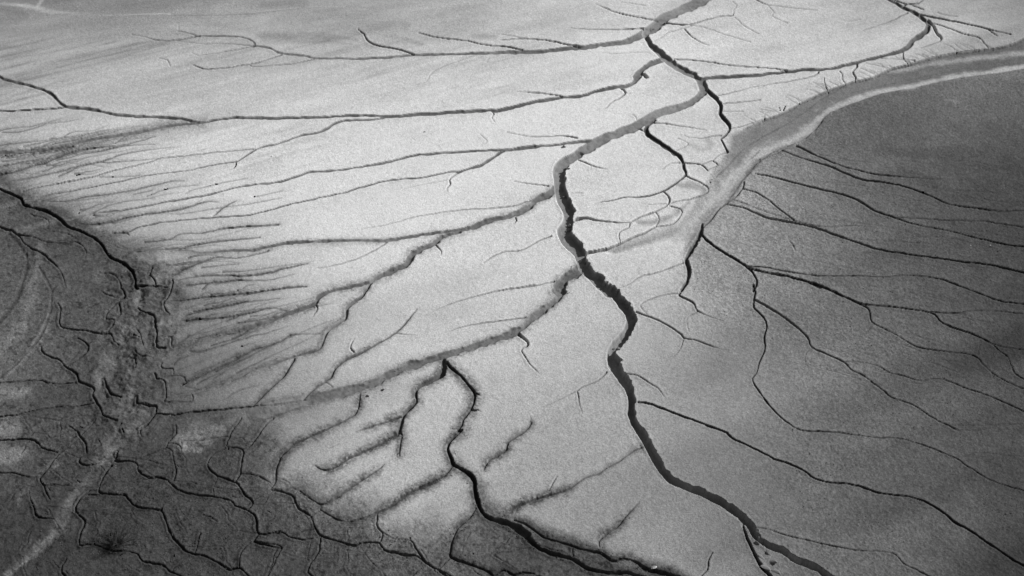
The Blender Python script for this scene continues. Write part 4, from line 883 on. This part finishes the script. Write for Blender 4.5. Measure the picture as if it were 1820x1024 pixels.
for ci, c in enumerate(COURSES):
    mk = f_course == ci
    if mk.sum() < 12:
        continue
    if c['style'] == 'G':
        ob = setting(patch('gully', mk, M['bed']), c['label'], 'gully')
        ob['group'] = 'gullies cut into the mud flat'
    else:
        mx, my = np.mean([p[0] for p in c['pts']]), np.mean([p[1] for p in c['pts']])
        r = soil_roots[2] if inside(np.array([mx]), np.array([my]), MUD)[0] else soil_roots[1] if mx > 1330 and my > 200 else soil_roots[0]
        patch('rill' if c['style'] == 'R' else 'crack', mk, M['bed'], r)
left = np.zeros_like(f_course, bool)
# sky dome far behind everything: the world's sky does that work, nothing to build

# ------------------------------------------------------------------ loose things on the ground
def zat(px, py):
    j = int(np.argmin(np.abs(UX - px))); i = int(np.argmin(np.abs(VY - py)))
    return float(X[i, j]), float(Y[i, j]), float(Z[i, j])
def plain(name, albedo_, rough=0.9, var=0.5):
    m = bpy.data.materials.new(name)
    m.use_nodes = True
    nt = m.node_tree
    bs = nt.nodes['Principled BSDF']
    bs.inputs['Roughness'].default_value = rough
    bs.inputs['Specular IOR Level'].default_value = 0.15
    t = nt.nodes.new('ShaderNodeTexNoise'); t.inputs['Scale'].default_value = 60
    t.inputs['Detail'].default_value = 4
    tc = nt.nodes.new('ShaderNodeTexCoord'); nt.links.new(tc.outputs['Object'], t.inputs['Vector'])
    rp = nt.nodes.new('ShaderNodeValToRGB')
    lo, hi = albedo_ * (1 - var * .6), min(albedo_ * (1 + var * .6), .8)
    rp.color_ramp.elements[0].position = .3; rp.color_ramp.elements[1].position = .7
    rp.color_ramp.elements[0].color = (lo, lo, lo, 1); rp.color_ramp.elements[1].color = (hi, hi, hi, 1)
    nt.links.new(t.outputs['Fac'], rp.inputs[0]); nt.links.new(rp.outputs[0], bs.inputs['Base Color'])
    return m
M['white_stone'] = plain('white_stone', .62, var=.25)
M['dark_stone'] = plain('dark_stone', .05)
M['clod'] = plain('grey_clod', .17)
M['dark_clod'] = plain('dark_clod', .06)
M['twig'] = plain('dry_twig', .035)
import bmesh
def rock_mesh(name, seed, mat, sub=2, flat=0.6):
    r = random.Random(seed)
    bm = bmesh.new()
    bmesh.ops.create_icosphere(bm, subdivisions=sub, radius=1.0)
    cuts = [(Vector((r.gauss(0, 1), r.gauss(0, 1), r.gauss(0, 1))).normalized(), r.uniform(.34, .66)) for _ in range(12)]
    for v in bm.verts:
        for n, d in cuts:
            e = v.co.dot(n) - d
            if e > 0:
                v.co -= n * e
        v.co.z *= flat
        v.co += Vector((r.gauss(0, .02), r.gauss(0, .02), r.gauss(0, .02)))
    me = bpy.data.meshes.new(name)
    bm.to_mesh(me); bm.free()
    me.materials.append(mat)
    return me
rocks = {k: [rock_mesh(k, 10 * i + len(k), M[k]) for i in range(4)] for k in ('white_stone', 'dark_stone', 'clod', 'dark_clod')}
rnd = random.Random(3)
def stone(name, px, py, size, mat, label, cat='stone', group=None, sx=1.3, rz=None, sink=.25):
    x, y, z = zat(px, py)
    o = bpy.data.objects.new(name, rnd.choice(rocks[mat]))
    scene.collection.objects.link(o)
    o.location = (x, y, z + size * (.5 - sink))
    o.scale = (size * sx, size, size)
    o.rotation_euler = (rnd.uniform(-.35, .35), rnd.uniform(-.35, .35), rnd.uniform(0, 6) if rz is None else rz)
    o['label'] = label; o['category'] = cat
    if group: o['group'] = group
    return o
stone('stone', 1161, 1006, .040, 'white_stone', 'bright white angular stone lodged in the dark gully rim at the bottom edge', sx=1.35, rz=.1)
stone('stone', 1139, 1003, .022, 'clod', 'small grey stone on the dark gully rim just left of the white stone')
stone('stone', 755, 235, .020, 'dark_stone', 'tiny dark stone alone on the pale crust above the long smooth gully')
stone('stone', 680, 693, .030, 'dark_stone', 'dark stone on the pale crust just below the broad grey gully, right of its neighbour')
stone('stone', 653, 704, .032, 'dark_stone', 'dark stone at the lower rim of the broad grey gully, left of its neighbour')
stone('stone', 484, 279, .022, 'white_stone', 'tiny white stone on the pale crust at upper left of the middle')
stone('stone', 1543, 257, .012, 'white_stone', 'tiny white speck of stone on the dark mud slope below the wash')
stone('stone', 1725, 436, .013, 'white_stone', 'left one of two white specks on the dark slope near the right edge')
stone('stone', 1760, 436, .014, 'white_stone', 'right one of two white specks on the dark slope near the right edge')
stone('stone', 1181, 40, .060, 'dark_clod', 'dark lump standing on the right rim of the main gully near the top', 'clod', sx=.7)
# slumped blocks in the collapsed side gully at the lower right
SLUMP = [(1340, 936, .045, 'smallest slumped clod, highest in the collapsed gully at the lower right'), (1346, 943, .05, 'second slumped clod from the top of the collapsed gully at lower right'),
         (1352, 957, .07, 'slumped grey clod on the right side of the upper collapsed gully at lower right'), (1345, 966, .055, 'slumped clod tucked against the left bank of the collapsed gully at lower right'),
         (1358, 972, .08, 'large slumped clod halfway down the collapsed gully at the lower right'), (1366, 985, .07, 'slumped clod right of centre in the lower part of the collapsed gully'),
         (1353, 990, .06, 'slumped clod against the left bank in the lower part of the collapsed gully'), (1372, 998, .075, 'slumped clod leaning on the right bank low in the collapsed gully'),
         (1360, 1010, .08, 'big slumped clod at the foot of the collapsed gully, left of its neighbour'), (1379, 1016, .07, 'slumped clod nearest the bottom edge at the foot of the collapsed gully')]
for px, py, s, lb in SLUMP:
    stone('clod', px, py, s * .8, 'clod', lb, 'clod', 'slumped clods in the collapsed gully', 1.6, rz=-1.0 + rnd.uniform(-.3, .3), sink=.5)
FALLEN = [(988, 258, .03, 'small clod at the left rim of the broad bend of the upper main gully'), (1003, 262, .05, 'clod at the shadow edge in the broad bend of the upper main gully'),
          (1008, 300, .05, 'clod in the dark side of the main gully below its broad upper bend'), (1003, 345, .045, 'clod on the main gully bed just below the mouth of the wide left gully'),
          (1011, 397, .07, 'largest clod on the main gully bed, at the mouth of the crack on its right'), (1015, 395, .03, 'small clod touching the largest clod on the main gully bed'),
          (1008, 405, .04, 'clod just below the largest clod on the main gully bed'), (1031, 458, .05, 'clod beside the shadow where the wash silt meets the main gully'),
          (1040, 462, .035, 'small clod on the right rim where the wash silt meets the main gully'), (1100, 620, .045, 'larger clod in the narrow kink of the main gully below mid frame'),
          (1091, 612, .03, 'smaller clod in the narrow kink of the main gully below mid frame')]
for px, py, s, lb in FALLEN:
    stone('clod', px, py, s, 'clod', lb, 'clod', 'clods on the main gully bed', 1.2, sink=.3)

# ------------------------------------------------------------------ the dry shrub at the lower left
def tube(bm, pts, r0, r1, seg=5):
    rings = []
    for i, p in enumerate(pts):
        d = (pts[min(i + 1, len(pts) - 1)] - pts[max(i - 1, 0)]).normalized()
        a = d.orthogonal().normalized(); b = d.cross(a)
        r = r0 + (r1 - r0) * i / (len(pts) - 1)
        rings.append([bm.verts.new(p + (a * math.cos(t) + b * math.sin(t)) * r) for t in [2 * math.pi * k / seg for k in range(seg)]])
    for u, v in zip(rings, rings[1:]):
        for k in range(seg):
            bm.faces.new((u[k], u[(k + 1) % seg], v[(k + 1) % seg], v[k]))
    bm.faces.new(rings[-1])
def link_bm(name, bm, mat, par=None, kind=None):
    me = bpy.data.meshes.new(name)
    bm.to_mesh(me); bm.free()
    me.materials.append(mat)
    o = bpy.data.objects.new(name, me)
    scene.collection.objects.link(o)
    if par: o.parent = par
    if kind: o['kind'] = kind
    return o
bx0, by0, bz0 = zat(211, 968)
shrub = bpy.data.objects.new('shrub', None)
scene.collection.objects.link(shrub)
shrub.location = (bx0, by0, bz0)
shrub['label'] = 'low dry bare shrub with fanned dark twigs on the cracked mud at lower left'
shrub['category'] = 'shrub'
sr = random.Random(8)
def arch(az, length, lift, base=Vector((0, 0, 0))):
    pts = []
    for k in range(7):
        t = k / 6
        h = math.sin(min(t * 1.25, 1) * math.pi / 2) * lift - t * t * lift * .45
        w = Vector((sr.gauss(0, .008), sr.gauss(0, .008), sr.gauss(0, .006))) * t
        pts.append(base + Vector((math.cos(az) * length * t, math.sin(az) * length * t, h)) + w)
    return pts
st_bm = bmesh.new()
for k in range(5):
    a = k * 1.3
    tube(st_bm, [Vector((0, 0, -.03)), Vector((math.cos(a) * .012, math.sin(a) * .012, .03)), Vector((math.cos(a) * .045, math.sin(a) * .03, .075))], .012, .006, 6)
link_bm('stem', st_bm, M['twig'], shrub)
tw = bmesh.new()
for k in range(11):
    az = math.radians(15 + k * 15 + sr.uniform(-6, 6))
    L_ = sr.uniform(.2, .34)
    pts = arch(az, L_, sr.uniform(.08, .17))
    b = bmesh.new()
    tube(b, pts, .006, .002)
    link_bm('branch', b, M['twig'], shrub)
    for j in range(9):
        p = pts[sr.randint(2, 5)]
        tube(tw, arch(az + sr.uniform(-.7, .7), L_ * sr.uniform(.3, .55), sr.uniform(-.01, .06), p), .0022, .0009, 3)
for k in range(150):
    az = sr.uniform(0, 2 * math.pi)
    tube(tw, arch(az, sr.uniform(.05, .17), sr.uniform(.05, .17)), .0026, .001, 3)
link_bm('twigs', tw, M['twig'], shrub, 'stuff')

# ------------------------------------------------------------------ crumbs of crust along the rims, too many to count
def crumbs(name, sel, n, smin, smax, mat, label, cat, seed):
    r = np.random.default_rng(seed)
    ii, jj = np.nonzero(sel)
    k = r.integers(0, len(ii), n)
    ii, jj = ii[k], jj[k]
    base = np.array([(1, 0, -.3), (-.5, .87, -.3), (-.5, -.87, -.3), (.55, .35, .55), (-.55, .3, .5), (.05, -.6, .5)])
    fc = [(0, 1, 3), (1, 4, 3), (1, 2, 4), (2, 5, 4), (2, 0, 5), (0, 3, 5), (3, 4, 5)]
    vs_, fs_ = [], []
    for q, (a, b_) in enumerate(zip(ii, jj)):
        s = smin + (smax - smin) * r.random() ** 3
        th = r.uniform(0, 6.28)
        c_, s_ = math.cos(th), math.sin(th)
        v = base * s * r.uniform(.7, 1.3, (6, 3))
        vx = v[:, 0] * c_ - v[:, 1] * s_ + X[a, b_] + r.uniform(-.01, .01)
        vy = v[:, 0] * s_ + v[:, 1] * c_ + Y[a, b_] + r.uniform(-.01, .01)
        vs_.append(np.stack([vx, vy, v[:, 2] + Z[a, b_] + s * .15], -1))
        fs_ += [tuple(q * 6 + t for t in f) for f in fc]
    me = bpy.data.meshes.new(name)
    me.from_pydata(np.concatenate(vs_).tolist(), [], fs_)
    me.materials.append(mat)
    o = bpy.data.objects.new(name, me)
    scene.collection.objects.link(o)
    o['kind'] = 'stuff'; o['label'] = label; o['category'] = cat
inframe = (PXG > -20) & (PXG < 1840) & (PYG > -10) & (PYG < 1034)
rim = inframe & (stain > .12) & (m_mud < .6)
crumbs('crumbs', rim, 2600, .004, .013, M['clod'], 'grey crumbs of broken crust scattered along the gully rims', 'crumbs', 1)
crumbs('mud_crumbs', inframe & ((m_mud > .5) & ((bed_m > .05) | (stain > .1) | (fbm(X, Y, 1.1, 3, 201) > .22))), 3600, .004, .015, M['dark_clod'], 'dark mud crumbs scattered over the cracked mud', 'crumbs', 2)
crumbs('grit', inframe & (granular > .6) & (m_mud < .3) & (fbm(X, Y, 0.8, 3, 205) > -.05), 3000, .004, .012, M['dark_clod'], 'dark grit scattered over the dark mud slope', 'grit', 4)
